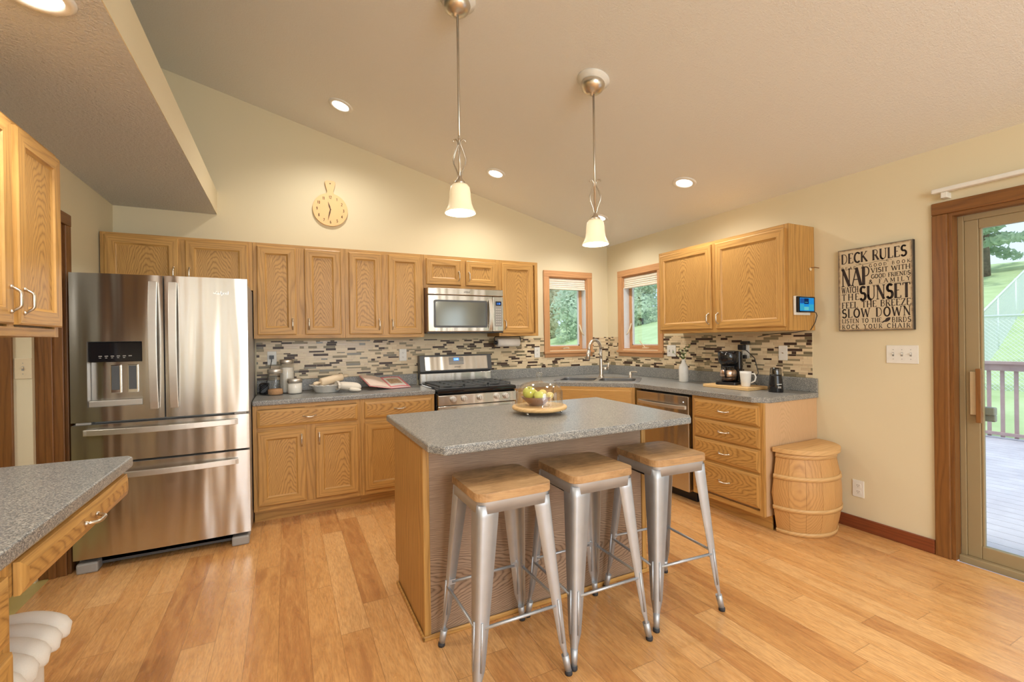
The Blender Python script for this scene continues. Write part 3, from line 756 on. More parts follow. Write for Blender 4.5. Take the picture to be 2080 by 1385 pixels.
_g('P', .62, ('T', [(.12, 0), (.12, 1)]), ('t', [(.04, 1), (.32, 1)]+A(.32, .74, .25, .26, 90, -90)+[(.12, .48)]), ('s', .12, 0))
_g('R', .7, ('T', [(.12, 0), (.12, 1)]), ('t', [(.04, 1), (.32, 1)]+A(.32, .75, .23, .25, 90, -90)+[(.12, .5)]), ('T', [(.34, .5), (.64, 0)]), ('s', .12, 0), ('s', .64, 0))
_g('S', .62, ('T', A(.32, .75, .22, .25, 40, 250, 10)+A(.3, .27, .25, .27, 70, -150, 10)))
_g('T', .7, ('T', [(.35, 0), (.35, 1)]), ('t', [(.06, .86), (.06, 1), (.64, 1), (.64, .86)]), ('s', .35, 0))
_g('U', .78, ('T', [(.12, 1), (.12, .35)]+A(.39, .32, .27, .32, 180, 270)), ('t', A(.39, .32, .27, .32, 270, 360)+[(.66, 1)]), ('s', .12, 1), ('s', .66, 1))
_g('V', .78, ('T', [(.06, 1), (.38, 0)]), ('t', [(.38, 0), (.7, 1)]), ('s', .06, 1), ('s', .7, 1))
_g('W', 1.1, ('T', [(.06, 1), (.3, 0)]), ('t', [(.3, 0), (.54, .9)]), ('T', [(.54, .9), (.78, 0)]), ('t', [(.78, 0), (1.02, 1)]), ('s', .06, 1), ('s', 1.02, 1))
_g('Y', .74, ('T', [(.06, 1), (.36, .5)]), ('t', [(.36, .5), (.68, 1)]), ('T', [(.36, .5), (.36, 0)]), ('s', .06, 1), ('s', .68, 1), ('s', .36, 0))
_g('Z', .66, ('t', [(.06, .86), (.06, 1), (.58, 1)]), ('T', [(.58, 1), (.06, 0)]), ('t', [(.06, 0), (.6, 0), (.6, .15)]))
_g('&', .8, ('T', [(.7, 0), (.2, .72)]+A(.34, .8, .15, .19, 200, -20, 8)+[(.12, .38)]+A(.3, .2, .22, .2, 140, 300, 6)+[(.66, .45)]))
_g(' ', .4)
for d, w, st in (('0', .62, [A(.31, .5, .23, .5, 0, 360, 16)]), ('1', .4, [[(.08, .82), (.2, 1), (.2, 0)]]), ('2', .6, [A(.3, .74, .22, .26, 160, -30, 8)+[(.06, 0), (.54, 0)]]),
                 ('3', .6, [A(.28, .75, .2, .25, 150, -90, 8)+A(.28, .26, .24, .26, 90, -150, 8)]), ('4', .64, [[(.44, 0), (.44, 1), (.06, .3), (.6, .3)]]),
                 ('5', .6, [[(.5, 1), (.14, 1), (.1, .55)]+A(.28, .32, .25, .32, 120, -150, 8)]), ('6', .62, [A(.5, .5, .42, .5, 100, 190, 6)+A(.31, .28, .23, .28, 180, -180, 12)]),
                 ('7', .58, [[(.06, 1), (.54, 1), (.2, 0)]]), ('8', .6, [A(.3, .75, .19, .25, 0, 360, 12), A(.3, .26, .24, .26, 0, 360, 12)]),
                 ('9', .62, [A(.31, .72, .23, .28, 0, 360, 12), [(.54, .7), (.44, .2), (.2, 0)]])):
    GL[d] = (w, tuple(('T', s) for s in st))
GL[':'] = (.25, (('T', [(.12, .2), (.12, .28)]), ('T', [(.12, .7), (.12, .78)])))
for d, w, st in (('w', .8, [[(.04, .6), (.22, 0), (.4, .55), (.58, 0), (.76, .6)]]), ('h', .55, [[(.08, 0), (.08, 1)], A(.26, .36, .18, .24, 180, 0)+[(.44, 0)]]),
                 ('i', .2, [[(.1, 0), (.1, .6)], [(.1, .78), (.1, .86)]]), ('r', .4, [[(.08, 0), (.08, .6)], A(.24, .38, .16, .22, 180, 60)]),
                 ('l', .2, [[(.1, 0), (.1, 1)]]), ('p', .55, [[(.08, -.35), (.08, .6)], A(.27, .3, .2, .3, 0, 360, 12)]), ('o', .58, [A(.29, .3, .22, .3, 0, 360, 12)])):
    GL[d] = (w, tuple(('T', s) for s in st))
def text_width(t, tr=.08): return sum(GL[c][0]+tr for c in t)-tr
def text_strokes(b, t, x0, z0, w, h, T=.13, th=.055, tr=.08, serif=True, y=0, d=.0008, mat=0):
    """letters laid out in local x/z, facing -y"""
    k = w/text_width(t, tr); x = x0; cnt = [0]
    def seg(p, q, wd):
        p = Vector(p); q = Vector(q); dv = q-p
        if dv.length < 1e-9: return
        n = Vector((-dv.y, dv.x)).normalized()*wd/2; e = dv.normalized()*wd*.15; p = p-e; q = q+e
        b.add([(p.x+n.x, y-d, p.y+n.y), (p.x-n.x, y-d, p.y-n.y), (q.x-n.x, y-d, q.y-n.y), (q.x+n.x, y-d, q.y+n.y),
               (p.x+n.x, y, p.y+n.y), (p.x-n.x, y, p.y-n.y), (q.x-n.x, y, q.y-n.y), (q.x+n.x, y, q.y+n.y)],
              [(0, 1, 2, 3), (0, 4, 5, 1), (2, 6, 7, 3), (1, 5, 6, 2), (3, 7, 4, 0)], mat)
    sc = min(h, k*1.3)
    for ch in t:
        cw, st = GL[ch]
        for s in st:
            if s[0] == 's':
                if serif: seg((x+(s[1]-.11)*k, z0+s[2]*h), (x+(s[1]+.11)*k, z0+s[2]*h), th*sc)
            else:
                wd = (T if s[0] == 'T' else th)*sc
                pts = [(x+p[0]*k, z0+p[1]*h) for p in s[1]]
                for p, q in zip(pts, pts[1:]): seg(p, q, wd)
        x += (cw+tr)*k
    return b

def fridge():
    root = thing('refrigerator', 'stainless steel french-door refrigerator with water dispenser', 'refrigerator', (-4.183, -.5, 0))
    X = lambda x: x+4.183; Y = lambda y: y+.5
    side = plain('fridge_side_grey', (.40, .38, .35), .4, .3)
    MB().box(X(-4.625), X(-3.742), Y(-.86), Y(-.04), .03, 1.745).build('body', side, root, bev=.006)
    yf = Y(-.944); yb = Y(-.865)
    def bowed(x0, x1, z0, z1, name, hole=None, tot=(X(-4.63), X(-3.735))):
        b = MB(); n = 16
        cx = (tot[0]+tot[1])/2; hwid = (tot[1]-tot[0])/2
        def fy(x): return yf+.014*((x-cx)/hwid)**2
        xs = [x0+(x1-x0)*i/n for i in range(n+1)]
        zs = [z0, z1]
        if hole: xs = sorted(set([round(q, 5) for q in xs]+[hole[0], hole[1]])); zs = [z0, hole[2], hole[3], z1]
        for i in range(len(xs)-1):
            for j in range(len(zs)-1):
                a, c = xs[i], xs[i+1]
                if hole and a >= hole[0]-1e-6 and c <= hole[1]+1e-6 and j == 1: continue
                b.add([(a, fy(a), zs[j]), (c, fy(c), zs[j]), (c, fy(c), zs[j+1]), (a, fy(a), zs[j+1])], [(0, 1, 2, 3)], 0, True)
        for i in range(len(xs)-1):
            a, c = xs[i], xs[i+1]
            b.add([(a, fy(a), z1), (c, fy(c), z1), (c, yb, z1), (a, yb, z1)], [(0, 1, 2, 3)], 1)
            b.add([(a, fy(a), z0), (c, fy(c), z0), (c, yb, z0), (a, yb, z0)], [(3, 2, 1, 0)], 1)
        b.add([(x0, fy(x0), z0), (x0, yb, z0), (x0, yb, z1), (x0, fy(x0), z1)], [(3, 2, 1, 0)], 1)
        b.add([(x1, fy(x1), z0), (x1, yb, z0), (x1, yb, z1), (x1, fy(x1), z1)], [(0, 1, 2, 3)], 1)
        if hole:   # recess for dispenser
            q = yb-.004; h0, h1, h2, h3 = hole
            y0a, y0b = fy(h0), fy(h1)
            b.add([(h0, y0a, h2), (h0, q, h2), (h0, q, h3), (h0, y0a, h3)], [(0, 1, 2, 3)], 1)
            b.add([(h1, y0b, h2), (h1, q, h2), (h1, q, h3), (h1, y0b, h3)], [(3, 2, 1, 0)], 1)
            b.add([(h0, y0a, h2), (h1, y0b, h2), (h1, q, h2), (h0, q, h2)], [(0, 1, 2, 3)], 1)
            b.add([(h0, y0a, h3), (h1, y0b, h3), (h1, q, h3), (h0, q, h3)], [(3, 2, 1, 0)], 1)
            b.add([(h0, q, h2), (h1, q, h2), (h1, q, h3), (h0, q, h3)], [(0, 1, 2, 3)], 1)
        return b.build(name, [steel, side], root), fy
    disp = (X(-4.553), X(-4.293), .972, 1.358)
    dl, fy = bowed(X(-4.63), X(-4.187), .885, 1.762, 'door', disp)
    dr, _ = bowed(X(-4.179), X(-3.735), .885, 1.762, 'door')
    d1, _ = bowed(X(-4.63), X(-3.735), .642, .868, 'freezer_drawer')
    d2, _ = bowed(X(-4.63), X(-3.735), .085, .628, 'freezer_drawer')
    # dispenser
    b = MB(); a0, a1, c0, c1 = disp; q = yb-.004
    b.box(a0+.004, a1-.004, q-.055, q-.001, 1.235, c1-.004, 0)
    o = b.build('dispenser_panel', black_gl, dl, bev=.004); tag(o, 'glossy black control panel')
    icons = MB()
    for i in range(6): icons.box(a0+.05+i*.028, a0+.066+i*.028, q-.0562, q-.0555, 1.268, 1.273)
    for i in range(5): icons.box(a0+.052+i*.028, a0+.062+i*.028, q-.0562, q-.0555, 1.258, 1.262)
    icons.build('control_marks', midgrey, dl)
    MB().box(a0+.003, a1-.003, q-.006, q-.001, c0+.03, 1.235).build('dispenser_back', steel, dl)
    for px in (a0+.118, a0+.20):
        MB().box(px-.024, px+.024, q-.02, q-.0065, 1.045, 1.215).build('paddle_frame', chrome, dl, bev=.003)
        MB().box(px-.019, px+.019, q-.023, q-.0205, 1.065, 1.21).build('paddle', darkgrey, dl, bev=.002)
    MB().box(a0+.004, a1-.004, fy(a0)+.002, q-.007, c0, c0+.035).build('drip_tray', steel_hand, dl, bev=.003)
    def vbar(x, parent):
        b = MB(); n = 16; pts = []
        for i in range(n+1):
            t = i/n; pts.append((x, fy(x)-.020-.032*sin(pi*t)**.8, .945+.775*t))
        b.tube(pts, .028, 4, sq=(1, .5)); b.box(x-.012, x+.012, fy(x)-.03, fy(x)+.002, .955, .985); b.box(x-.012, x+.012, fy(x)-.03, fy(x)+.002, 1.68, 1.71)
        b.build('handle', steel_hand, parent, bev=.002)
    vbar(X(-4.232), dl); vbar(X(-4.133), dr)
    def hbar(z, parent):
        b = MB(); n = 20; pts = []
        for i in range(n+1):
            t = i/n; x = X(-4.567)+.768*t; pts.append((x, fy(x)-.018-.035*sin(pi*t)**.8, z))
        b.tube(pts, .024, 4, sq=(1, .5))
        for x in (X(-4.55), X(-3.82)): b.box(x-.015, x+.015, fy(x)-.03, fy(x)+.002, z-.012, z+.012)
        b.build('handle', steel_hand, parent, bev=.002)
    hbar(.826, d1); hbar(.566, d2)
    b = MB(); x = X(-3.925)
    text_strokes(b, 'whirlpool', x, 1.655, .085, .022, .12, .12, serif=False, y=fy(x+.04)-.0015, d=.001)
    b.build('brand_lettering', chrome, dr)
    MB().box(X(-4.61), X(-3.755), Y(-.86), Y(-.8), .02, .08).build('base_grille', darkgrey, root)
    for x in (X(-4.62), X(-3.845)):
        MB().box(x, x+.1, Y(-.93), Y(-.84), 0, .06).build('foot_cover', midgrey, root, bev=.01)
    for x in (X(-4.61), X(-3.82)):
        MB().box(x, x+.07, Y(-.93), Y(-.87), .8695, .8835).build('hinge_cover', midgrey, root, bev=.003)
fridge()

# ---------------------------------------------------------------- range
def stove():
    root = thing('stove', 'freestanding stainless gas stove with black cooktop', 'stove', (-1.98, -.33, 0))
    hw = .376; Y = lambda y: y+.33
    MB().box(-hw, hw, Y(-.62), Y(-.03), .02, .88).build('body', black, root, bev=.004)
    b = MB(); b.box(-hw, hw, Y(-.675), Y(-.03), .88, .915); b.build('cooktop_rim', black_gl, root, bev=.012)
    b = MB(); b.box(-hw+.03, hw-.03, Y(-.63), Y(-.15), .9155, .918); b.build('cooktop', darkgrey, root)
    b = MB(); b.prism([(Y(-.675), .775), (Y(-.675), .862), (Y(-.655), .872), (Y(-.62), .872), (Y(-.62), .775)], -hw+.004, hw-.004, 'x'); cp = b.build('control_panel', steel, root, bev=.004)
    for i, x in enumerate((-.238, -.138, .012, .175, .265)):
        k = MB(); k.cyl((x, Y(-.676), .826), .026, -.012, 24, axis='y'); k.cyl((x, Y(-.688), .826), .021, -.022, 24, axis='y', r2=.019)
        k.box(x-.004, x+.004, Y(-.716), Y(-.705), .808, .844); k.build('knob', plain('knob_satin', (.72, .70, .66), .35, .6) if i == 0 else bpy.data.materials['knob_satin'], cp, bev=.0015)
    dr = MB().box(-hw+.004, hw-.004, Y(-.665), Y(-.62), .235, .77).build('oven_door', steel, root, bev=.006)
    MB().box(-.25, .25, Y(-.668), Y(-.664), .33, .62).build('oven_window', black_gl, dr)
    b = MB(); b.tube([(-.35, Y(-.715), .725), (.35, Y(-.715), .725)], .017, 16); b.cyl((-.33, Y(-.664), .725), .012, -.05, 12, axis='y'); b.cyl((.33, Y(-.664), .725), .012, -.05, 12, axis='y')
    b.build('handle', steel_hand, dr)
    MB().box(-hw+.004, hw-.004, Y(-.66), Y(-.62), .05, .225).build('storage_drawer', steel, root, bev=.006)
    # backguard
    MB().box(-hw+.004, hw-.004, Y(-.10), Y(-.03), .915, 1.015).build('rear_vent_strip', steel, root, bev=.003)
    b = MB(); b.prism([(Y(-.125), 1.035), (Y(-.095), 1.192), (Y(-.02), 1.192), (Y(-.02), .95), (Y(-.09), 1.03)], -hw, hw, 'x'); bg = b.build('backguard', darkgrey, root, bev=.004)
    tl = atan2(.03, .157)
    b = MB(); b.box(-.328, .328, -.004, .0, -.068, .068); pn = b.build('backguard_panel', steel, bg, (0, Y(-.1105), 1.112), (-tl, 0, 0), bev=.003)
    MB().box(-.085, .07, -.006, -.0045, -.016, .058).build('display_panel', midgrey, pn, bev=.002)
    MB().box(-.035, .02, -.0075, -.0062, .022, .05).build('clock_display', led_blue, pn)
    b = MB(); text_strokes(b, '3:30', -.028, .03, .04, .013, .16, .16, serif=False, y=-.0077); b.build('clock_digits', led_text, pn)
    b = MB()
    for i in range(9): b.box(-.078+i*.017, -.068+i*.017, -.0068, -.0061, -.004, -.001); b.box(-.078+i*.017, -.068+i*.017, -.0068, -.0061, .008, .010)
    b.build('button_marks', white_pl, pn)
    b = MB(); text_strokes(b, 'whirlpool', -.03, -.045, .06, .013, .12, .12, serif=False, y=-.0046); b.build('brand_lettering', darkgrey, pn)
    # grates and burners
    for gx0, gx1 in ((-.345, -.118), (-.112, .112), (.118, .345)):
        g = MB(); z = .945; ya, yb_ = Y(-.615), Y(-.165); w = .010
        g.box(gx0, gx1, ya, ya+w*1.3, z-.014, z); g.box(gx0, gx1, yb_-w*1.3, yb_, z-.014, z); g.box(gx0, gx0+w, ya, yb_, z-.014, z); g.box(gx1-w, gx1, ya, yb_, z-.014, z)
        xm = (gx0+gx1)/2; g.box(xm-w/2, xm+w/2, ya, yb_, z-.012, z+.001)
        for q in (.22, .5, .78):
            yy = ya+(yb_-ya)*q; g.box(gx0, gx1, yy-w/2, yy+w/2, z-.012, z+.001)
        for cx in (gx0+.006, gx1-.006):
            for cy in (ya+.006, yb_-.006): g.box(cx-.006, cx+.006, cy-.006, cy+.006, .918, z-.01)
        g.build('burner_grate', iron, root, bev=.002)
    for bx, by, r in ((-.23, -.5, .045), (-.23, -.27, .035), (.23, -.5, .05), (.23, -.27, .035), (0, -.39, .04)):
        g = MB(); g.cyl((bx, Y(by), .918), r, .012, 20); g.cyl((bx, Y(by), .930), r*.75, .007, 20); g.build('burner_cap', [black], root)
stove()

def microwave():
    root = thing('microwave', 'stainless over-the-range microwave under the short cabinets', 'microwave', (-1.981, -.21, 1.405))
    hw = .377; Y = lambda y: y+.21
    MB().box(-hw, hw, Y(-.38), Y(-.01), .012, .415).build('body', plain('mw_brown', (.16, .09, .06), .4), root, bev=.003)
    MB().box(-hw, hw, Y(-.40), Y(-.01), 0, .012).build('underside', black, root)
    MB().box(-hw, hw, Y(-.42), Y(-.38), .352, .415).build('vent_panel', steel, root, bev=.006)
    dr = MB().box(-hw, .262, Y(-.42), Y(-.38), .012, .349).build('door', steel, root, bev=.006)
    b = MB(); b.prism([(x, z) for x, z in rrect(-hw+.052, .205, .05, .305, .015)], Y(-.4225), Y(-.4203), 'y'); b.build('window_frame', darkgrey, dr)
    wg = NT('mw_window'); wg.bsdf((.20, .21, .19), .12, .55)
    b = MB(); b.prism([(x, z) for x, z in rrect(-hw+.07, .187, .068, .287, .01)], Y(-.4240), Y(-.4226), 'y'); b.build('window_glass', wg.mat, dr)
    b = MB(); n = 12; b.tube([(.233, Y(-.425)-.028*sin(pi*i/n)**.7, .025+.30*i/n) for i in range(n+1)], .022, 4, sq=(1, .45)); b.build('handle', steel_hand, dr, bev=.002)
    cp = MB().box(.265, hw, Y(-.42), Y(-.38), .012, .349).build('control_panel', steel, root, bev=.006)
    MB().box(.285, .36, Y(-.4222), Y(-.4204), .06, .31).build('keypad', midgrey, cp)
    MB().box(.293, .352, Y(-.4235), Y(-.4225), .262, .302).build('display', black_gl, cp)
    b = MB(); text_strokes(b, '3:30', .302, .272, .04, .018, .16, .16, serif=False, y=Y(-.4236)); b.build('display_digits', led_blue, cp)
    b = MB()
    for r in range(7):
        for c in range(3): b.box(.295+c*.02, .308+c*.02, Y(-.4228), Y(-.4223), .08+r*.024, .084+r*.024)
    b.build('button_marks', white_pl, cp)
    b = MB(); text_strokes(b, 'whirlpool', -.03, .378, .06, .014, .12, .12, serif=False, y=Y(-.4203)); b.build('brand_lettering', darkgrey, root)
microwave()

def dishwasher():
    root = thing('dishwasher', 'stainless steel dishwasher between sink cabinet and drawers', 'dishwasher', (-.3, -1.5, 0), -pi/2)
    hw = .298; Y = lambda x: x+.3
    MB().box(-hw, hw, Y(-.58), Y(-.02), .1, .868).build('body', black, root)
    MB().box(-hw, hw, Y(-.55), Y(-.5), 0, .1).build('toe_kick', black, root)
    d = MB().box(-hw, hw, Y(-.638), Y(-.58), .09, .858).build('door', steel, root, bev=.006)
    b = MB(); n = 16; b.tube([(-.27+.54*i/n, Y(-.642)-.035*sin(pi*i/n)**.6, .765) for i in range(n+1)], .02, 4, sq=(1, .5)); b.build('handle', steel_hand, d, bev=.002)
    b = MB(); b.cyl((.25, Y(-.638), .81), .005, -.002, 12, axis='y'); b.build('indicator_light', emis('white_led', (1, 1, 1), 1.5), d)
dishwasher()

# ---------------------------------------------------------------- sink, faucet, soap pump
def sink():
    root = thing('sink', 'double-basin stainless steel sink set diagonally in the corner', 'sink', (SC, SC, .9142), -pi/4)
    b = MB(); r1 = rrect(-.37, -.02, -.21, .13, .05); r2 = rrect(.02, .37, -.21, .13, .05)
    b.prism(rrect(-.42, .42, -.26, .27, .06), 0, .006, 'z', holes=[r1, r2]); b.build('rim', sink_m, root, bev=.002)
    for r in (r1, r2):
        b = MB(); n = len(r); cx = sum(p[0] for p in r)/n; cy = sum(p[1] for p in r)/n
        rings = [[(p[0], p[1], .004) for p in r], [(cx+(p[0]-cx)*.97, cy+(p[1]-cy)*.97, -.02) for p in r], [(cx+(p[0]-cx)*.94, cy+(p[1]-cy)*.94, -.15) for p in r], [(cx+(p[0]-cx)*.8, cy+(p[1]-cy)*.8, -.17) for p in r]]
        vs = [p for q in rings for p in q]; fs = []
        for k in range(3):
            for i in range(n): j = (i+1) % n; fs.append((k*n+i, k*n+j, (k+1)*n+j, (k+1)*n+i))
        fs.append(tuple(range(3*n, 4*n))); b.add(vs, fs, 0, True); b.build('basin', basin_m, root)
    f = thing('faucet', 'brushed nickel gooseneck pull-down faucet behind the sink', 'faucet', (-.487, -.487, .9202), 0)
    b = MB(); b.lathe([(.0001, 0), (.032, 0), (.032, .006), (.024, .014), (.021, .03), (.021, .12), (.017, .18), (.015, .20)], 20); b.build('base', nickel, f)
    d = Vector((-1, -.25, 0)).normalized()
    pts = [(0, 0, .19), (0, 0, .30)]
    for i in range(13):
        a = pi-(pi*1.06)*i/12; r = .098
        q = d*(r+r*cos(a)); pts.append((q.x, q.y, .30+r*sin(a)))
    b = MB(); b.tube(pts, [.0155]*len(pts), 14); b.build('spout', nickel, f)
    e = Vector(pts[-1]); b = MB(); b.tube([e+Vector((0, 0, .01)), e+Vector((-.012, -.003, -.03)), e+Vector((-.026, -.006, -.085))], [.016, .02, .026], 16); b.build('spray_head', nickel, f)
    b = MB(); b.tube([(.012, -.01, .09), (.06, -.035, .09)], .018, 14); b.tube([(.062, -.038, .085), (.066, -.04, .12), (.068, -.042, .155)], [.016, .010, .007], 12); b.build('lever', nickel, f)
    s = thing('soap_dispenser', 'small nickel soap pump right of the faucet', 'soap dispenser', (-.30, -.735, .9202))
    b = MB(); b.lathe([(.0001, 0), (.021, 0), (.019, .01), (.014, .02), (.013, .05), (.0001, .052)], 18); b.build('base', nickel, s)
    b = MB(); b.tube([(0, 0, .048), (0, 0, .062)], .012, 12); b.tube([(0, 0, .062), (.03, -.05, .066), (.038, -.062, .06)], [.007, .006, .005], 10); b.build('spout', nickel, s)
sink()

# ---------------------------------------------------------------- stools
def leg_mesh():
    """corner sheet-metal leg in the +x+y corner; tapers and splays"""
    b = MB(); n = 16; rows = []
    for i in range(n+1):
        t = i/n; z = .712-(.712-.05)*t
        cx = .156+(.202-.156)*t; w = .082-.052*t**1.1
        if t > .88: w = .030-.012*(t-.88)/.12
        r = .022-.008*t; th = .0022
        def prof(e, rr):
            o = cx-e; p = [(o-w+e, o)]
            for k in range(6):
                a = pi/2-pi/2*k/5; p.append((o-rr+rr*cos(a), o-rr+rr*sin(a)))
            p.append((o, o-w+e)); return p
        outer = prof(0, r); inner = prof(th, max(.003, r-th))
        rows.append([(x, y, z) for x, y in outer]+[(x, y, z) for x, y in reversed(inner)])
    m = len(rows[0]); vs = [p for r in rows for p in r]; fs = []
    for i in range(n):
        for k in range(m):
            l = (k+1) % m; fs.append((i*m+k, (i+1)*m+k, (i+1)*m+l, i*m+l))
    b.add(vs, fs, 0, True)
    b.f.append(list(range(m))); b.m.append(0); b.s.append(False)
    # flattened tube tip
    b.tube([(.189, .189, .075), (.1935, .1935, .045), (.198, .198, .014)], [.015, .0145, .013], 14)
    # embossed rib on the corner faces
    for ax in (0, 1):
        pts = []
        for t in (0, 1):
            z = .30-.17*t; s = .156+(.202-.156)*((.712-z)/.662)
            q = s-.022; pts.append(((q, s+.0005, z) if ax == 0 else (s+.0005, q, z)))
        b.tube(pts, .0045, 10)
    return b
def make_stool():
    root = thing('bar_stool', 'x', 'bar stool', (0, 0, 0), 0, 'metal bar stools at the island')
    sh = rrect(-.165, .165, -.165, .165, .045, 6)
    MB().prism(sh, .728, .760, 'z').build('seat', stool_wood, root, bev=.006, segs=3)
    b = MB(); o = rrect(-.157, .157, -.157, .157, .04, 6); i_ = rrect(-.154, .154, -.154, .154, .037, 6)
    n = len(o)
    vs = [(x, y, .727) for x, y in o]+[(x*1.012, y*1.012, .682) for x, y in o]+[(x*1.012, y*1.012, .682) for x, y in i_]+[(x, y, .7265) for x, y in i_]
    fs = []
    for k in range(3):
        for i in range(n): j = (i+1) % n; fs.append((k*n+i, k*n+j, (k+1)*n+j, (k+1)*n+i))
    b.add(vs, fs, 0, True); b.build('seat_frame', gunmetal, root)
    first = leg_mesh().build('leg', gunmetal, root)
    ft = MB(); ft.lathe([(.0001, 0), (.0145, 0), (.0155, .006), (.0145, .016), (.0001, .017)], 14, (.199, .199, 0)); rf = ft.build('rubber_foot', rubber, first)
    for k in (1, 2, 3):
        l = first.copy(); COL.objects.link(l); l.rotation_euler = (0, 0, k*pi/2)
        c = rf.copy(); COL.objects.link(c); c.parent = l
    # foot rails at one height, with flattened riveted ends
    z = .277; s = .156+(.202-.156)*((.712-z)/.662)-.004
    fr = MB(); fr.tube([(-s+.03, 0, 0), (s-.03, 0, 0)], .0065, 10)
    for e in (-1, 1): fr.box(e*(s-.045), e*(s-.008), -.0025, .0025, -.011, .011)
    f0 = fr.build('foot_rail', gunmetal, root, (0, -s, z))
    for k in (1, 2, 3):
        l = f0.copy(); COL.objects.link(l); a = k*pi/2; l.rotation_euler = (0, 0, a); l.location = (s*sin(a), -s*cos(a), z)
    q = .150; br = MB(); br.tube([(-q, 0, 0), (q, 0, 0)], .0045, 8); b0 = br.build('cross_brace', black, root, (0, q-.02, .665))
    l = b0.copy(); COL.objects.link(l); l.rotation_euler = (0, 0, pi/2); l.location = (-q+.02, 0, .665)
    return root
def place_stools():
    spots = [(-2.718, -2.700, 0.0, 'wood-topped steel bar stool at the left end of the island, nearest the camera'),
             (-2.286, -2.690, radians(-.5), 'wood-topped steel bar stool in the middle of the row of three'),
             (-1.808, -2.678, radians(-4), 'wood-topped steel bar stool at the right end, nearest the drawers')]
    src = make_stool()
    for i, (x, y, r, lab) in enumerate(spots):
        o = src if i == 0 else copy_tree(src)
        o.location = (x, y, 0); o.rotation_euler = (0, 0, r); o['label'] = lab
place_stools()

# ---------------------------------------------------------------- half barrel
def barrel():
    root = thing('half_barrel', 'half wooden barrel standing against the drawer cabinet end', 'barrel', (-.288, -2.45, 0))
    H = .545
    def rad(z): t = z/H; return   .232+.040*sin(pi*min(1, max(0, t))**.95)
    n = 8
    for k in range(n):
        a0 = pi+pi*k/n; a1 = pi+pi*(k+1)/n; b = MB(); m = 14; sub = 3; vs = []; fs = []
        for i in range(m+1):
            z = H*i/m; r = rad(z)
            for j in range(sub+1):
                a = a0+.0025+(a1-a0-.005)*j/sub; vs.append((r*cos(a)*1.02, r*sin(a)*.90, z))
        for i in range(m):
            for j in range(sub): q = i*(sub+1)+j; fs.append((q, q+1, q+sub+2, q+sub+1))
        vi = [(p[0]*.92, p[1]*.92, p[2]) for p in vs]; N = len(vs)
        fs2 = [tuple(reversed([i+N for i in f])) for f in fs]
        b.add(vs+vi, fs+fs2, 0, True)
        for i in range(m):
            for j in (0, sub):
                q = i*(sub+1)+j; b.add([vs[q], vs[q+sub+1], vi[q+sub+1], vi[q]], [(0, 1, 2, 3)])
        b.build('stave', pine, root)
    MB().prism([(-.22, .004), (.22, .004), (.27, .25), (.275, .27), (.22, .54), (-.22, .54), (-.275, .27), (-.27, .25)], .0, .012, 'y').build('back_board', pine, root)
    for z, hh in ((.0, .03), (.165, .028), (.375, .028), (.515, .032)):
        b = MB(); b.lathe([(rad(z)+.001, z), (rad(z)+.008, z), (rad(z+hh)+.008, z+hh), (rad(z+hh)+.001, z+hh)], 30, (0, 0, 0), 0, True, 1.02, .90, pi, 2*pi)
        b.build('hoop', pine_band, root)
    b = MB(); pts = [(.262*1.0*cos(pi+pi*i/28), .262*.93*sin(pi+pi*i/28)) for i in range(29)]; b.prism(pts+[(.262, .012), (-.262, .012)], .548, .578, 'z'); b.build('lid', pine_band, root, bev=.008)
barrel()

# ---------------------------------------------------------------- ceiling lights
slope = math.atan(SL)
def recessed(x, y, z, tilt, label, first=[None]):
    g = 'recessed ceiling downlights'
    if first[0] is None:
        r = thing('recessed_light', label, 'ceiling light', (x, y, z), (0, tilt, 0), g)
        b = MB(); b.lathe([(.062, -.004), (.066, -.009), (.085, -.008), (.093, -.002), (.093, .001)], 36); b.build('trim_ring', white_pl, r)
        b = MB(); b.lathe([(.0001, -.0045), (.062, -.0045)], 36); b.build('lens', lens_m, r)
        first[0] = r
    else:
        r = copy_tree(first[0]); r.location = (x, y, z); r.rotation_euler = (0, tilt, 0); r['label'] = label
    l = lamp('SPOT', 'downlight_glow', (x, y, z-.03), CAN_W*4, WARM, .06, spot=(150, .8), target=(x, y, 0))
    return r
recessed(-3.096, -.621, ceil_z(-3.096), slope, 'lit recessed light above right of the round clock')
recessed(-1.754, -.611, ceil_z(-1.754), slope, 'lit recessed light between the two pendant lamps')
recessed(-.588, -.622, ceil_z(-.588), slope, 'lit recessed light just behind the right pendant shade')
recessed(-.598, -1.754, ceil_z(-.598), slope, 'lit recessed light right of the right pendant')
recessed(-4.17, -2.56, 2.398, 0, 'lit recessed light in the low ceiling at top left')
for x, y in ((-1.0, -5.2), (-3.0, -5.2), (-1.0, -6.9), (-3.0, -6.9)):  # unseen spots added behind the camera as fill, no fixtures
    lamp('SPOT', 'downlight_glow', (x, y, ceil_z(x)-.03), CAN_W*4, WARM, .06, spot=(150, .8), target=(x, y, 0))
lamp('SPOT', 'downlight_glow', (-4.35, -4.2, 2.38), CAN_W*2, WARM, .06, spot=(150, .8), target=(-4.35, -4.2, 0))  # unseen fill spot added under the low ceiling, no fixture
lamp('POINT', 'hall_lamp', (-5.6, -2.2, 2.1), 25, WARM, .1)  # unseen point light in the hall, no fixture modelled

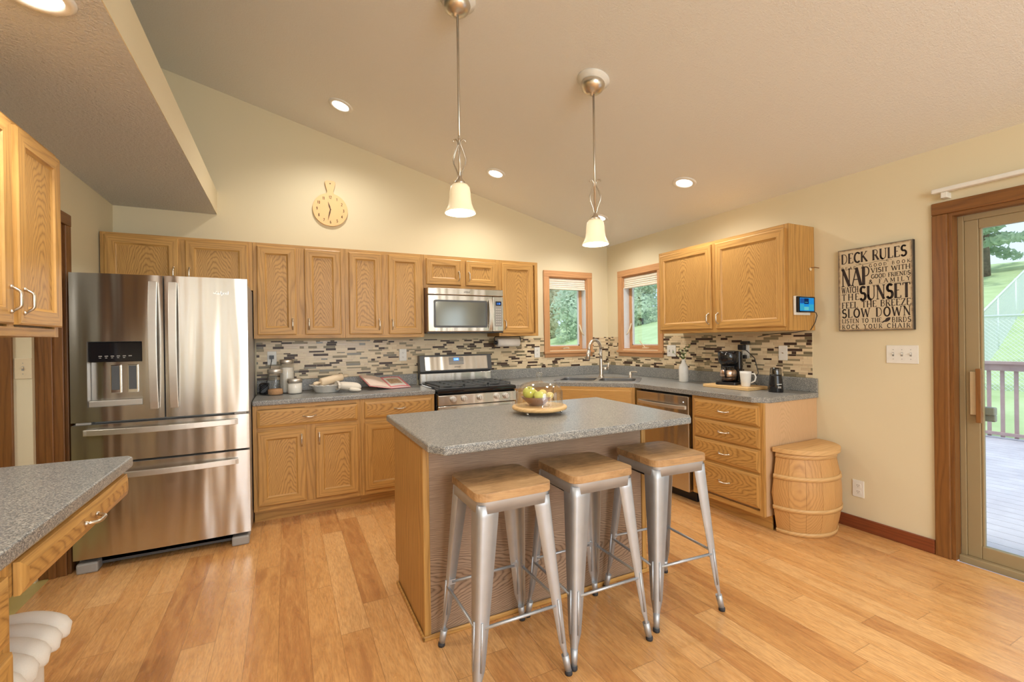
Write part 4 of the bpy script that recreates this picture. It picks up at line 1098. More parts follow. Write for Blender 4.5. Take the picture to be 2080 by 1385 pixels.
def pendant(x, y, ztop, zbot, rotz, label):
    root = thing('pendant_lamp', label, 'pendant lamp', (x, y, zbot), 0, 'pendant lamps over the island')
    H = ztop-zbot
    b = MB(); b.lathe([(.0001, .004), (.098, .0), (.098, -.006), (.084, -.012), (.082, -.018), (.070, -.022), (.066, -.026), (.0001, -.028)], 36)
    b.build('medallion', white_pl, root, (0, 0, H), (0, slope, 0))
    b = MB(); b.lathe([(.070, -.022), (.073, -.030), (.071, -.044), (.062, -.062), (.046, -.076), (.026, -.085), (.010, -.088), (.009, -.10), (.0001, -.10)], 32); b.build('canopy', nickel, root, (0, 0, H), (0, slope*.6, 0))
    b = MB(); b.tube([(0, 0, .17), (0, 0, H-.08)], .0062, 12); b.build('rod', nickel, root)
    b = MB(); b.lathe([(.0001, .205), (.008, .20), (.012, .178), (.026, .162), (.03, .148), (.0001, .147)], 24); b.build('socket_cup', nickel, root)
    for k in range(3):
        a = rotz+2*pi*k/3; ca, sa = cos(a), sin(a)
        prof = [(.034, .150), (.018, .165), (.007, .185), (.014, .215), (.034, .26), (.037, .285), (.022, .325), (.008, .355), (.009, .372), (.020, .386), (.033, .384), (.038, .374)]
        pts = []
        for i in range(len(prof)-1):
            for t in range(3):
                f = t/3; pts.append((prof[i][0]*(1-f)+prof[i+1][0]*f, prof[i][1]*(1-f)+prof[i+1][1]*f))
        pts.append(prof[-1])
        b = MB(); b.tube([(r*ca, r*sa, z) for r, z in pts], .0042, 8); b.build('scroll_arm', nickel, root)
    prof = [(.022, .150), (.040, .145), (.050, .132), (.054, .108), (.056, .075), (.060, .048), (.069, .022), (.078, .008), (.080, .0)]
    b = MB(); b.lathe(prof+[(.077, .0), (.075, .008), (.066, .022), (.057, .048), (.052, .075), (.050, .108), (.046, .128), (.036, .14), (.022, .146)], 36); b.build('glass_shade', bell_m, root)
    b = MB(); b.ball((0, 0, .05), .03, 18, sc=(1, 1, 1.25)); b.lathe([(.0001, .10), (.018, .10), (.018, .145)], 16); b.build('bulb', bulb_m, root)
    lamp('POINT', 'pendant_glow', (x, y, zbot-.015), 9, WARM, .04)
pendant(-2.69, -2.2, ceil_z(-2.69), 1.993, .15, 'left bell-glass pendant lamp with scroll arms over the island')
pendant(-1.83, -2.2, ceil_z(-1.83), 1.900, 1.05, 'right bell-glass pendant lamp with scroll arms over the island')

# ---------------------------------------------------------------- wall clock and sign
def clock():
    root = thing('wall_clock', 'round wooden paddle-shaped wall clock above the cabinets', 'clock', (-3.132, 0, 2.534))
    R = .148; o = []
    a0 = 78
    for i in range(49):
        a = radians(a0-(2*a0-360+0)*0 - 0) if False else radians(102+(336)*i/48)
        o.append((R*cos(a), R*sin(a)))
    o += [(.026, .165), (.045, .235), (.044, .252), (.03, .262), (-.03, .262), (-.044, .252), (-.045, .235), (-.026, .165)]
    MB().prism(o, -.022, -.004, 'y').build('face', clock_wood, root, bev=.003)
    MB().box(-.03, .03, -.004, 0, -.03, .03).build('wall_mount', black, root)
    ink = plain('clock_ink', (.10, .045, .015), .6); b = MB()
    for h in range(1, 13):
        a = pi/2-h*pi/6; t = str(h); hh = .024; w = text_width(t)*.02
        text_strokes(b, t, .112*cos(a)-w/2, .112*sin(a)-hh/2, w, hh, .16, .16, serif=False, y=-.022)
    b.build('numerals', ink, root)
    b = MB(); b.prism([(-.004, 0), (.004, 0), (.006, .03), (0, .075), (-.006, .03)], -.0255, -.0245, 'y'); b.build('hour_hand', ink, root, rot=(0, radians(-16), 0))
    b = MB(); b.prism([(-.004, 0), (.004, 0), (.006, .03), (0, .105), (-.006, .03)], -.0275, -.0265, 'y'); b.cyl((0, -.0285, 0), .006, .006, 12, axis='y'); b.build('minute_hand', ink, root, rot=(0, radians(193), 0))
    b = MB(); b.cyl((0, -.0225, .235), .006, .001, 12, axis='y'); b.build('hanging_hole', ink, root)
clock()
def deck_sign():
    w, h = .424, .56
    root = thing('wall_sign', 'weathered wooden DECK RULES sign on the cream wall', 'sign', (0, -2.803, 1.362), -pi/2)
    m = NT('sign_paper'); v = m.coord(); X, Y, Z = m.xyz(v)
    ex = m.M('SUBTRACT', w/2, m.M('ABSOLUTE', X)); ez = m.M('SUBTRACT', h/2, m.M('ABSOLUTE', m.M('SUBTRACT', Z, h/2)))
    e = m.M('MINIMUM', ex, ez); nz = m.noise(v, 30, 4, .7); n2 = m.noise(v, 6, 3)
    k = m.M('ADD', m.M('MULTIPLY', e, 42), m.M('MULTIPLY', m.M('SUBTRACT', nz, .5), 1.0))
    col = m.ramp(k, [(.05, (.02, .012, .01)), (.25, (.16, .08, .035)), (.45, (.46, .33, .18)), (.8, (.62, .51, .34))])
    col = m.mix(m.M('MULTIPLY', n2, .35), col, (.70, .61, .44)); m.bsdf(col, .6)
    MB().box(-w/2, w/2, -.028, -.002, 0, h).build('board', plain('sign_edge', (.018, .014, .014), .5), root)
    MB().box(-w/2+.0005, w/2-.0005, -.0295, -.028, .0005, h-.0005).build('printed_face', m.mat, root)
    ink = plain('sign_ink', (.03, .02, .018), .7); b = MB()
    def line(t, u0, u1, v0, v1, T=.15, th=.06, tr=.08, bb=None):
        text_strokes(bb or b, t, -w/2+u0*w, h-v1*h, (u1-u0)*w, (v1-v0)*h, T, th, tr, y=-.0295)
    line('DECK RULES', .05, .93, .055, .172, .16, .06)
    line('READ A GOOD BOOK', .05, .97, .215, .25, .15, .08, .5)
    line('NAP', .05, .45, .24, .448, .20, .07)
    line('VISIT WITH', .47, .97, .268, .32, .16, .08)
    line('GOOD FRIENDS', .47, .97, .342, .387, .16, .08)
    line('& FAMILY', .44, .97, .402, .448, .16, .08, .45)
    line('WATCH', .05, .29, .462, .535, .16, .08)
    line('THE', .05, .30, .55, .625, .15, .07, .3)
    line('SUNSET', .31, .97, .475, .635, .18, .06)
    line('FEEL THE BREEZE', .05, .97, .650, .722, .15, .07, .12)
    line('SLOW DOWN', .05, .97, .735, .838, .15, .06, .14)
    line('LISTEN TO THE', .05, .60, .856, .905, .14, .08, .16); line('BIRDS', .735, .97, .856, .912, .14, .08, .16)
    line('ROCK YOUR CHAIR', .05, .96, .926, .975, .15, .08, .3)
    b.build('lettering', ink, root)
    b = MB(); P = lambda u, v: (-w/2+u*w, -.0303, h-v*h)
    pts = [P(.30+.4*i/30, .197+.008*sin(i/30*2*pi)) for i in range(31)]
    b.tube(pts, .0009, 5); b.tube([P(.30-.04*cos(a)*(1-a/9), .197+.012*sin(a)) for a in [i*.35 for i in range(16)]], .0009, 5); b.tube([P(.70+.04*cos(a)*(1-a/9), .197-.012*sin(a)) for a in [i*.35 for i in range(16)]], .0009, 5)
    b.tube([P(.47+.5*i/20, .460+.002*sin(i)) for i in range(21)], .0006, 5)
    b.build('flourish', ink, root)
    bird = [(.60, .915), (.62, .895), (.645, .885), (.66, .865), (.685, .855), (.705, .853), (.722, .860), (.715, .868), (.708, .885), (.69, .898), (.665, .905), (.64, .905), (.615, .915)]
    b = MB(); b.prism([(-w/2+u*w, h-v*h) for u, v in bird], -.0305, -.0295, 'y'); b.build('bird_silhouette', ink, root)
deck_sign()

# ---------------------------------------------------------------- wall plates
def plate(name, label, frame, x, z, w, h, kind, off=.0, group=None, n=1, mat=None):
    ox, oy, rot = frame; R = Matrix.Rotation(rot, 3, 'Z'); p = R @ Vector((x, -off, 0))
    root = thing(name, label, 'outlet' if kind == 'outlet' else 'wall plate' if kind in ('jack', 'blank') else 'light switch', (ox+p.x, oy+p.y, z), rot, group)
    mat = mat or white_pl
    MB().box(-w/2, w/2, -.006, 0, -h/2, h/2).build('cover_plate', mat, root, bev=.002)
    dk = black
    if kind == 'outlet':
        for s in (-1, 1):
            b = MB(); b.prism([(px, pz+s*.021) for px, pz in rrect(-.017, .017, -.014, .014, .008)], -.0075, -.006, 'y'); r = b.build('receptacle', mat, root)
            b = MB(); b.box(-.007, -.005, -.0079, -.0075, s*.021-.001, s*.021+.007); b.box(.005, .007, -.0079, -.0075, s*.021-.001, s*.021+.006); b.cyl((0, -.0079, s*.021-.007), .0022, .0004, 8, axis='y'); b.build('slots', dk, r)
    elif kind == 'switch':
        for i in range(n):
            cx = (i-(n-1)/2)*.046
            MB().box(cx-.005, cx+.005, -.008, -.006, -.012, .012).build('toggle_slot', midgrey, root)
            MB().box(cx-.004, cx+.004, -.018, -.008, .0, .009).build('toggle', mat, root, bev=.001)
            b = MB(); b.cyl((cx, -.0068, .03), .0025, .0008, 8, axis='y'); b.cyl((cx, -.0068, -.03), .0025, .0008, 8, axis='y'); b.build('screw', midgrey, root)
    elif kind == 'jack':
        b = MB(); b.cyl((0, -.010, 0), .005, .004, 12, axis='y'); b.build('cable_jack', nickel, root)
    return root
plate('wall_outlet', 'white outlet on the tiles behind the glass canisters', BK, -3.618, 1.206, .07, .115, 'outlet', .0067)
plate('wall_outlet', 'white outlet on the tiles left of the stove', BK, -2.495, 1.203, .07, .115, 'outlet', .0067)
plate('wall_outlet', 'white outlet on the tiles just left of the left window', BK, -1.0, 1.19, .07, .115, 'outlet', .0067)
plate('light_switch', 'white two-switch plate on the tiles behind the flower vase', RT, 1.02, 1.20, .115, .115, 'switch', .0067, n=2)
plate('wall_outlet', 'white outlet with black plugs behind the coffee maker', RT, 1.85, 1.206, .07, .115, 'outlet', .0067)
plate('cable_plate', 'white cable jack plate on the tiles right of the coffee maker', RT, 2.175, 1.20, .07, .115, 'jack', .0067)
plate('light_switch', 'white triple light switch plate under the wall sign', RT, 2.943, 1.205, .168, .115, 'switch', 0, n=3)
plate('wall_outlet', 'white outlet low on the wall right of the barrel', RT, 2.686, .278, .07, .115, 'outlet', 0)
plate('light_switch', 'almond light switch in the hallway left of the refrigerator', (0, -.93, 0), -4.825, 1.212, .072, .115, 'switch', 0, n=1, mat=almond)

# ---------------------------------------------------------------- countertop objects
CZ = .9144
def jar(x, y, r, h, label, fill, fh, lidh=.03):
    root = thing('glass_canister', label, 'canister', (x, y, CZ), 0, 'glass canisters with steel lids')
    g = MB(); g.lathe([(.0001, 0), (r*.9, 0), (r, .012), (r, h-lidh-.01), (r*.9, h-lidh)], 28); g.build('glass_body', dome_m, root)
    g = MB(); g.lathe([(.0001, .004), (r*.86, .004), (r*.94, .014), (r*.94, fh-.004), (r*.7, fh), (.0001, fh*1.02)], 24); g.build('contents', fill, root)
    g = MB(); g.lathe([(r*.9, h-lidh-.004), (r*.98, h-lidh), (r*.98, h-.004), (r*.92, h), (.0001, h)], 28); g.build('lid', steel_hand, root)
flour = plain('flour', (.88, .84, .76), .9); sugar = plain('brown_sugar', (.55, .30, .14), .9, nscale=150, var=.5)
jar(-3.590, -.265, .058, .21, 'medium glass canister holding a little brown sugar', sugar, .05)
jar(-3.505, -.135, .056, .28, 'tallest glass canister, filled with flour', flour, .215)
jar(-3.448, -.25, .058, .125, 'short squat glass canister filled with white sugar', flour, .09)
def cordless():
    root = thing('phone_charger', 'black charger box tangled in cords beside the refrigerator', 'charger', (-3.672, -.135, CZ))
    MB().box(-.035, .035, -.03, .03, 0, .09).build('case', black, root, bev=.01)
    for k in range(3):
        b = MB(); ph = k*1.3
        b.tube([(.0+.036*sin(i*.5+ph)+(.0 if i > 2 else 0), -.07+.03*cos(i*.7+ph), .006+.045*(1+sin(i*.37+ph))) for i in range(18)], .0025, 6); b.build('cord', black, root)
    b = MB(); b.tube([(0, .03, .05), (.03, .07, .15), (.05, .10, .26), (.052, .108, .29)], .0025, 6); b.box(.035, .07, .095, .1205, .285, .315); b.build('power_cord', black, root)
cordless()
def pie_set():
    x, y = -3.20, -.265
    root = thing('pie_dish', 'white fluted pie dish under the rolling pin', 'pie dish', (x, y, CZ))
    b = MB(); n = 72; prof = [(.0001, 0, 0), (.09, 0, 0), (.098, .006, 0), (.122, .056, .3), (.138, .062, 1), (.136, .067, 1), (.118, .059, .3), (.096, .010, 0), (.0001, .008, 0)]
    vs = []; fs = []
    for r, z, fl in prof:
        for i in range(n):
            a = 2*pi*i/n; q = 1+.045*fl*sin(a*18); vs.append((r*q*cos(a), r*q*sin(a), z+.003*fl*sin(a*18)))
    for j in range(len(prof)-1):
        for i in range(n): k = (i+1) % n; fs.append((j*n+i, j*n+k, (j+1)*n+k, (j+1)*n+i))
    b.add(vs, fs, 0, True); b.build('dish', white_ce, root)
    rp = thing('rolling_pin', 'pale wooden rolling pin lying across the pie dish', 'rolling pin', (x+.035, y+.0, CZ+.104), (0, radians(-9), radians(24)))
    pw = wood('maple', (.86, .70, .50), (.76, .58, .38), 'x', rough=.5)
    b = MB(); pr = [(-.10, .0001), (-.10, .027), (-.094, .033), (.094, .033), (.10, .027), (.10, .0001)]
    b.add([], []); b.tube([(p[0], 0, 0) for p in pr], [p[1] for p in pr], 20, cap=False); b.build('barrel', pw, rp)
    for s in (-1, 1):
        b = MB(); b.tube([(s*.10, 0, 0), (s*.112, 0, 0), (s*.13, 0, 0), (s*.155, 0, 0), (s*.163, 0, 0)], [.008, .008, .014, .013, .003], 14); b.build('handle', pw, rp)
    m = thing('oven_mitt', 'cream oven mitt slumped on the counter against the pie dish', 'oven mitt', (x+.165, y-.12, CZ), radians(12))
    b = MB(); path = [(-.085, .02, .060), (-.06, .018, .058), (-.02, .012, .050), (.025, 0, .043), (.06, -.004, .040), (.085, -.004, .036), (.098, -.004, .034)]
    b.tube(path, [.040, .044, .050, .052, .048, .034, .008], 22, sq=(.74, 1.15)); b.tube([(-.02, -.035, .03), (.02, -.062, .024), (.055, -.072, .020), (.075, -.074, .018)], [.024, .024, .019, .005], 16, sq=(.75, 1)); b.build('mitt', cloth_m, m, sub=1)
    b = MB(); n = 44; vs = []; fs = []
    for xx, rr in ((-.10, .050), (-.092, .052), (-.080, .046)):
        for i in range(n):
            a = 2*pi*i/n; q = rr*(1+.05*sin(a*11)); vs.append((xx, .021+q*1.1*cos(a), .060+q*.72*sin(a)))
    for k in range(2):
        for i in range(n): fs.append((k*n+i, k*n+(i+1) % n, (k+1)*n+(i+1) % n, (k+1)*n+i))
    b.add(vs, fs, 0, True); b.build('cuff', cloth_m, m)
pie_set()
def cookbook():
    root = thing('cookbook', 'open cookbook with pink-red cover propped up on the counter', 'book', (-2.715, -.235, CZ+.045), (radians(17), 0, radians(12)))
    lw, hh = .19, .125
    lf = MB(); lf.box(-lw-.006, -.002, -hh-.004, hh+.004, -.003, 0); lo = lf.build('cover', cover_m, root, rot=(0, radians(11), 0))
    rf = MB(); rf.box(.002, lw+.006, -hh-.004, hh+.004, -.003, 0); rf.build('cover', cover_m, root, rot=(0, 0, 0))
    def leaf(sd, th):
        return [(0, .0)]+[(sd*lw*i/10, th*(.55+.45*sin(pi*min(1, i/10*1.1)))) for i in range(11)]+[(sd*lw, 0)]
    b = MB(); b.prism(leaf(-1, .016), -hh, hh, 'y'); b.build('left_pages', plain('blush_paper', (.83, .68, .58), .7), root, rot=(0, radians(11), 0))
    b = MB(); b.prism(leaf(1, .010), -hh, hh, 'y'); rp = b.build('right_pages', paper_m, root, rot=(0, 0, 0))
    b = MB()
    pts = leaf(1, .010)[1:-1]
    for i in range(10):
        (xa, za), (xb, zb) = pts[i], pts[i+1]
        b.add([(xa, -hh, za+.0004), (xb, -hh, zb+.0004), (xb, hh, zb+.0004), (xa, hh, za+.0004)], [(0, 1, 2, 3)], 0)
        if 1 <= i <= 8: b.add([(xa, -.10, za+.0009), (xb, -.10, zb+.0009), (xb, .10, zb+.0009), (xa, .10, za+.0009)], [(0, 1, 2, 3)], 2)
        if 2 <= i <= 7: b.add([(xa, -.05, za+.0013), (xb, -.05, zb+.0013), (xb, .07, zb+.0013), (xa, .07, za+.0013)], [(0, 1, 2, 3)], 1)
    b.build('page_picture', [plain('page_pink', (.80, .26, .28), .6), photo_m, paper_m], rp)
    b = MB(); b.tube([(-.10, -.11, -.006), (-.10, .11, -.006), (-.10, .105, -.068)], .003, 6); b.tube([(.10, -.11, -.006), (.10, .11, -.006), (.10, .105, -.068)], .003, 6); b.tube([(-.10, -.11, -.006), (.10, -.11, -.006)], .003, 6)
    b.build('easel_wire', black, root)
cookbook()
def towel_roll():
    root = thing('paper_towel_holder', 'paper towel roll mounted beneath the cabinet right of the microwave', 'paper towel', (-1.44, -.17, 1.372))
    b = MB(); b.cyl((-.125, 0, -.065), .042, .25, 28, axis='x'); b.build('paper_roll', paper_m, root)
    b = MB(); b.cyl((-.155, 0, -.065), .022, .028, 20, axis='x'); b.tube([(-.15, 0, -.045), (-.155, 0, -.02), (-.14, 0, -.002)], .005, 8); b.tube([(-.14, 0, -.004), (.14, 0, -.004)], .005, 8); b.tube([(.14, 0, -.002), (.15, 0, -.03), (.14, 0, -.065), (.125, 0, -.065)], .005, 8)
    b.build('bracket', black, root)
towel_roll()
def vase():
    root = thing('flower_vase', 'slim white ceramic bottle vase on the counter right of the sink', 'vase', (-.145, -1.30, CZ))
    b = MB(); b.lathe([(.0001, 0), (.040, 0), (.043, .006), (.043, .13), (.036, .155), (.020, .178), (.016, .2), (.018, .212), (.014, .212), (.013, .19)], 32); b.build('bottle', white_ce, root)
    f = thing('flower_sprigs', 'small sprigs of green leaves and pale blossoms in the vase', 'flowers', (-.145, -1.30, CZ+.2))
    st = plain('stem_green', (.16, .26, .07), .7); lm = plain('sprig_leaf', (.20, .34, .10), .6, nscale=20, var=.4); fm = plain('blossom', (.80, .74, .50), .7)
    rnd = random.Random(5); tips = []
    for k in range(6):
        a = rnd.random()*6.28; r = .03+.05*rnd.random(); h = .06+.10*rnd.random()
        if k == 0: a, r, h = 2.4, .10, .075
        pts = [(0, 0, 0), (r*.3*cos(a), r*.3*sin(a), h*.5), (r*cos(a), r*sin(a), h)]
        b = MB(); b.tube(pts, .0012, 5); b.build('stem', st, f); tips.append(pts)
    b = MB(); b2 = MB()
    for pts in tips:
        for j in range(22):
            t = rnd.uniform(.2, 1); i = 0 if t < .5 else 1; q = (t-.5*i)*2; p = Vector(pts[i]).lerp(Vector(pts[i+1]), q)
            a = rnd.random()*6.28; L = rnd.uniform(.016, .034); d = Vector((cos(a), sin(a), rnd.uniform(-.2, .6))).normalized(); n = d.cross(Vector((0, 0, 1))).normalized()*L*.3
            b.add([p, p+d*L*.5+n, p+d*L, p+d*L*.5-n], [(0, 1, 2, 3)])
        for j in range(2):
            p = Vector(pts[1]).lerp(Vector(pts[2]), rnd.uniform(0, .7)); b2.ball((p.x+rnd.uniform(-.012, .012), p.y+rnd.uniform(-.012, .012), p.z), rnd.uniform(.007, .012), 10)
    b.build('leaves', lm, f, fix=False); b2.build('blossoms', fm, f)
vase()
def coffee():
    bd = thing('cutting_board', 'bamboo board under the coffee maker and mug', 'cutting board', (-.235, -1.905, CZ), radians(-90))
    MB().box(-.21, .21, -.115, .125, 0, .026).build('board', bamboo, bd, bev=.005)
    z = CZ+.0262
    c = thing('coffee_maker', 'black drip coffee maker on the bamboo board', 'coffee maker', (-.20, -1.84, z), radians(-68))
    b = MB(); b.prism(rrect(-.085, .085, -.115, .09, .03), 0, .022, 'z'); b.build('base', black, c, bev=.004)
    b = MB(); b.prism(rrect(-.08, .085, .02, .09, .025), .022, .27, 'z'); b.build('water_tank', black_gl, c, bev=.004)
    b = MB(); b.lathe([(.0001, .165), (.06, .165), (.075, .19), (.08, .262), (.072, .272), (.0001, .272)], 28, (0, -.035, 0)); b.build('brew_head', black_gl, c)
    b = MB(); b.prism([(-.06, -.1), (.06, -.1), (.06, .06), (-.06, .06)], .262, .274, 'z'); b.build('lid', black, c, bev=.004)
    g = thing('coffee_carafe', 'glass carafe with steel band inside the coffee maker', 'carafe', (-.20, -1.84, z+.0225), radians(-68))
    b = MB(); b.lathe([(.0001, 0), (.05, 0), (.062, .02), (.064, .05), (.058, .09), (.045, .12)], 28, (0, -.035, 0)); b.build('glass_body', dome_m, g)
    b = MB(); b.lathe([(.0625, .045), (.0655, .05), (.0645, .075), (.060, .095), (.057, .098)], 28, (0, -.035, 0)); b.build('band', plain('copper_band', (.68, .52, .42), .25, 1), g)
    b = MB(); b.lathe([(.0001, .005), (.048, .005), (.058, .02), (.060, .04), (.0001, .042)], 24, (0, -.035, 0)); b.build('coffee', plain('brown_coffee', (.05, .02, .01), .1), g)
    b = MB(); b.tube([(0, -.088, .11), (0, -.12, .11), (0, -.125, .07), (0, -.10, .04)], .009, 8, sq=(1, .7)); b.cyl((0, -.035, .118), .046, .014, 24); b.build('handle', black, g)
    mg = thing('coffee_mug', 'white ceramic mug standing on the bamboo board', 'mug', (-.265, -2.035, z), radians(-60))
    b = MB(); b.lathe([(.0001, 0), (.030, 0), (.033, .004), (.042, .10), (.0435, .118), (.0395, .118), (.037, .09), (.028, .01), (.0001, .008)], 30); b.build('cup', white_ce, mg)
    b = MB(); b.tube([(.038, 0, .10), (.062, 0, .10), (.072, 0, .075), (.064, 0, .045), (.036, 0, .028)], .006, 10); b.build('handle', white_ce, mg)
    gr = thing('coffee_grinder', 'black coffee grinder with clear lid at the end of the counter', 'coffee grinder', (-.225, -2.255, CZ))
    b = MB(); b.lathe([(.0001, 0), (.048, 0), (.050, .006), (.046, .07), (.041, .12), (.0405, .132), (.0001, .133)], 30); b.build('body', black_gl, gr)
    b = MB(); b.lathe([(.040, .133), (.038, .17), (.034, .182), (.0001, .185)], 28); b.build('clear_lid', mk_glass('smoke_plastic', (.55, .55, .55), .3, .08), gr)
    b = MB(); b.cyl((.0, 0, .134), .022, .045, 20); b.build('lid_core', black, gr)
    b = MB(); text_strokes(b, 'HAMILTON', -.02, .062, .04, .006, .16, .16, serif=False, y=-.0475, d=.0006) if False else b.box(-.018, .018, -.0482, -.046, .060, .064)
    b.build('badge', white_pl, gr, rot=radians(-28)); b = MB(); b.box(-.012, .012, -.0492, -.046, .032, .046); b.build('power_button', midgrey, gr, rot=radians(-28), bev=.002)
    b = MB(); b.tube([(-.0+.018, .06, .305), (.0, .03, .30), (-.0, -.04, .24), (-.01, -.08, .12), (-.03, -.05, .05), (-.06, -.12, .01), (-.05, -.2, .008), (-.11, -.26, .006), (-.13, -.3, .012)], .0035, 7); o = b.build('power_cord', black, c, (-.05, -1.92, CZ)); o.matrix_parent_inverse = (Matrix.Translation(c.location) @ Matrix.Rotation(c.rotation_euler.z, 4, 'Z')).inverted()
    pl = thing('power_plug', 'black plug adapters in the outlet behind the coffee maker', 'plug', (-.0142, -1.85, 1.19), -pi/2)
    MB().box(-.04, .012, -.045, -.002, .03, .075).build('plug_block', black, pl, bev=.005); MB().box(-.02, .05, -.04, -.002, .078, .105).build('plug_block', black, pl, bev=.005); MB().box(-.018, .018, -.03, -.002, -.045, -.012).build('plug_block', black, pl, bev=.004)
coffee()
def cake_dome():
    x, y = -2.215, -2.165; R = .158
    root = thing('cake_stand', 'round wooden serving stand on metal ball feet on the island', 'cake stand', (x, y, .915))
    b = MB(); b.lathe([(.0001, .018), (R-.02, .018), (R-.004, .024), (R, .034), (R-.004, .041), (R-.012, .043), (.0001, .043)], 48); b.build('board', bamboo, root)
    for k in range(3):
        a = radians(200+120*k+8); p = (cos(a)*(R-.035), sin(a)*(R-.035))
        b = MB(); b.ball((p[0], p[1], .008), .008, 14); b.cyl((p[0], p[1], .012), .005, .008, 12); b.build('ball_foot', chrome, root)
    d = thing('glass_dome', 'clear glass cake dome covering the bowl of fruit', 'glass dome', (x, y, .958))
    r = .134; prof = [(r+.004, .0), (r+.004, .006), (r, .010), (r, .075), (r-.012, .105), (r-.04, .125), (r-.09, .135), (.018, .138)]
    b = MB(); b.lathe(prof, 48); b.lathe([(r-.003, .0), (r-.003, .075), (r-.015, .103), (r-.042, .121), (r-.09, .131), (.0001, .134)], 48); b.build('bell', dome_m, d)
    b = MB(); b.lathe([(.018, .138), (.011, .146), (.010, .155), (.017, .165), (.019, .176), (.014, .186), (.0001, .19)], 24); b.build('knob', dome_m, d)
    bx, by = x-.018, y+.0
    bw = thing('fruit_bowl', 'small brown wooden bowl under the glass dome', 'bowl', (bx, by, .9585))
    b = MB(); b.lathe([(.0001, 0), (.032, 0), (.04, .003), (.068, .028), (.088, .050), (.086, .051), (.062, .030), (.034, .008), (.0001, .006)], 40); b.build('bowl', plain('bowl_brown', (.26, .12, .065), .3, nscale=12, var=.3), bw)
    lem = plain('lemon_skin', (.80, .66, .16), .4, nscale=50, var=.12); app = plain('green_apple_skin', (.66, .66, .12), .3, nscale=15, var=.15); pear = plain('pale_lemon_skin', (.80, .64, .22), .4, nscale=50, var=.12)
    def fruit(nm, lab, cat, px, py, pz, r, mat, kind, rot):
        o = thing(nm, lab, cat, (bx+px, by+py, .9585+pz), rot, 'fruit in the bowl')
        b = MB()
        if kind == 'apple': b.lathe([(.0001, -.38*r*2), (.4*r, -.46*r*2), (.8*r, -.36*r*2), (r, -.05*r), (.93*r, .4*r), (.6*r, .78*r), (.28*r, .80*r), (.0001, .66*r)], 28)
        else: b.lathe([(.0001, -1.28*r), (.16*r, -1.24*r), (.3*r, -1.08*r), (.72*r, -.72*r), (.97*r, -.25*r), (r, .1*r), (.85*r, .55*r), (.5*r, .95*r), (.22*r, 1.1*r), (.0001, 1.18*r)], 28)
        b.build('flesh', mat, o)
        if kind == 'apple': b = MB(); b.tube([(0, 0, .62*r), (.06*r, 0, .95*r)], .0015, 6); b.build('stem', plain('fruit_stem', (.14, .08, .03), .7), o)
    fruit('green_apple', 'large yellow-green apple at the back left of the bowl', 'apple', -.040, .012, .072, .038, app, 'apple', (.4, -.3, 0))
    fruit('green_apple', 'bright green apple at the front of the bowl', 'apple', -.012, -.050, .060, .029, app, 'apple', (-.2, .1, 0))
    fruit('lemon', 'lemon in the middle right of the bowl with dark tip', 'lemon', .040, .0, .064, .024, lem, 'lemon', (0, 1.3, .4))
    fruit('lemon', 'pale lemon at the far right side of the bowl', 'lemon', .058, -.048, .056, .021, pear, 'lemon', (.2, 1.2, -.5))
    fruit('lemon', 'yellow lemon behind the green apples in the bowl', 'lemon', .012, .052, .060, .024, lem, 'lemon', (1.2, .2, 0))
cake_dome()

# ---------------------------------------------------------------- tablet, hook, curtain rod
def tablet():
    root = thing('wall_tablet', 'black smart display with blue screen on the cabinet side', 'tablet', (-.165, -2.417, 1.55))
    MB().box(-.10, .08, -.014, -.001, -.068, .068).build('wall_mount', white_pl, root, bev=.002)
    MB().box(-.092, .105, -.034, -.016, -.050, .064).build('frame', black_gl, root, bev=.004, )
    rnd = random.Random(2); cols = [emis('screen_%d' % i, c, .9) for i, c in enumerate([(.02, .10, .35), (.02, .30, .75), (.05, .42, .62), (.15, .6, .62), (.01, .03, .10)])]
    b = MB(); b.box(-.078, .088, -.0346, -.0342, -.040, .054, 1)
    for (a, c, d, e, m) in ((-.075, -.03, .015, .05, 0), (-.028, .025, .01, .05, 4), (.028, .085, .015, .05, 1), (-.075, -.03, -.035, .008, 2), (-.028, .025, -.035, -.01, 3), (.028, .085, -.035, .008, 2)): b.box(a, c, -.0352, -.0346, d, e, m)
    for i in range(6): b.box(-.02+i*.006, -.017+i*.006, -.0356, -.0352, .02, .024, 3)
    b.build('screen', cols, root)
    b = MB(); b.tube([(.10, -.025, -.045), (.135, -.022, -.05), (.15, -.02, -.07), (.14, -.012, -.12), (.11, .0, -.172), (.03, .06, -.19), (-.04, .12, -.196), (.1, .30, -.20), (.151, .45, -.22)], .0028, 7); b.build('power_cable', black, root)
    h = thing('wire_hook', 'brown wire hook on the side of the right wall cabinet', 'hook', (-.06, -2.417, 1.82))
    b = MB(); b.cyl((0, 0, 0), .012, -.006, 16, axis='y'); b.build('base', almond, h); b = MB(); b.tube([(0, -.005, .01), (.03, -.02, .012), (.065, -.03, .008), (.08, -.035, .03), (.095, -.035, .042)], .003, 7); b.build('wire', trim_v, h)
    r = thing('curtain_rod', 'white rail mounted above the sliding glass door', 'curtain rod', (-.05, -3.12, 2.172))
    b = MB(); b.box(-.02, .02, -1.95, 0, -.012, .014); b.build('rail', white_pl, r, bev=.006)
    for yy in (-.055, -1.0, -1.88):
        b = MB(); b.box(-.008, .05, yy-.014, yy+.014, -.045, -.012); b.build('bracket', white_pl, r, bev=.002)
tablet()

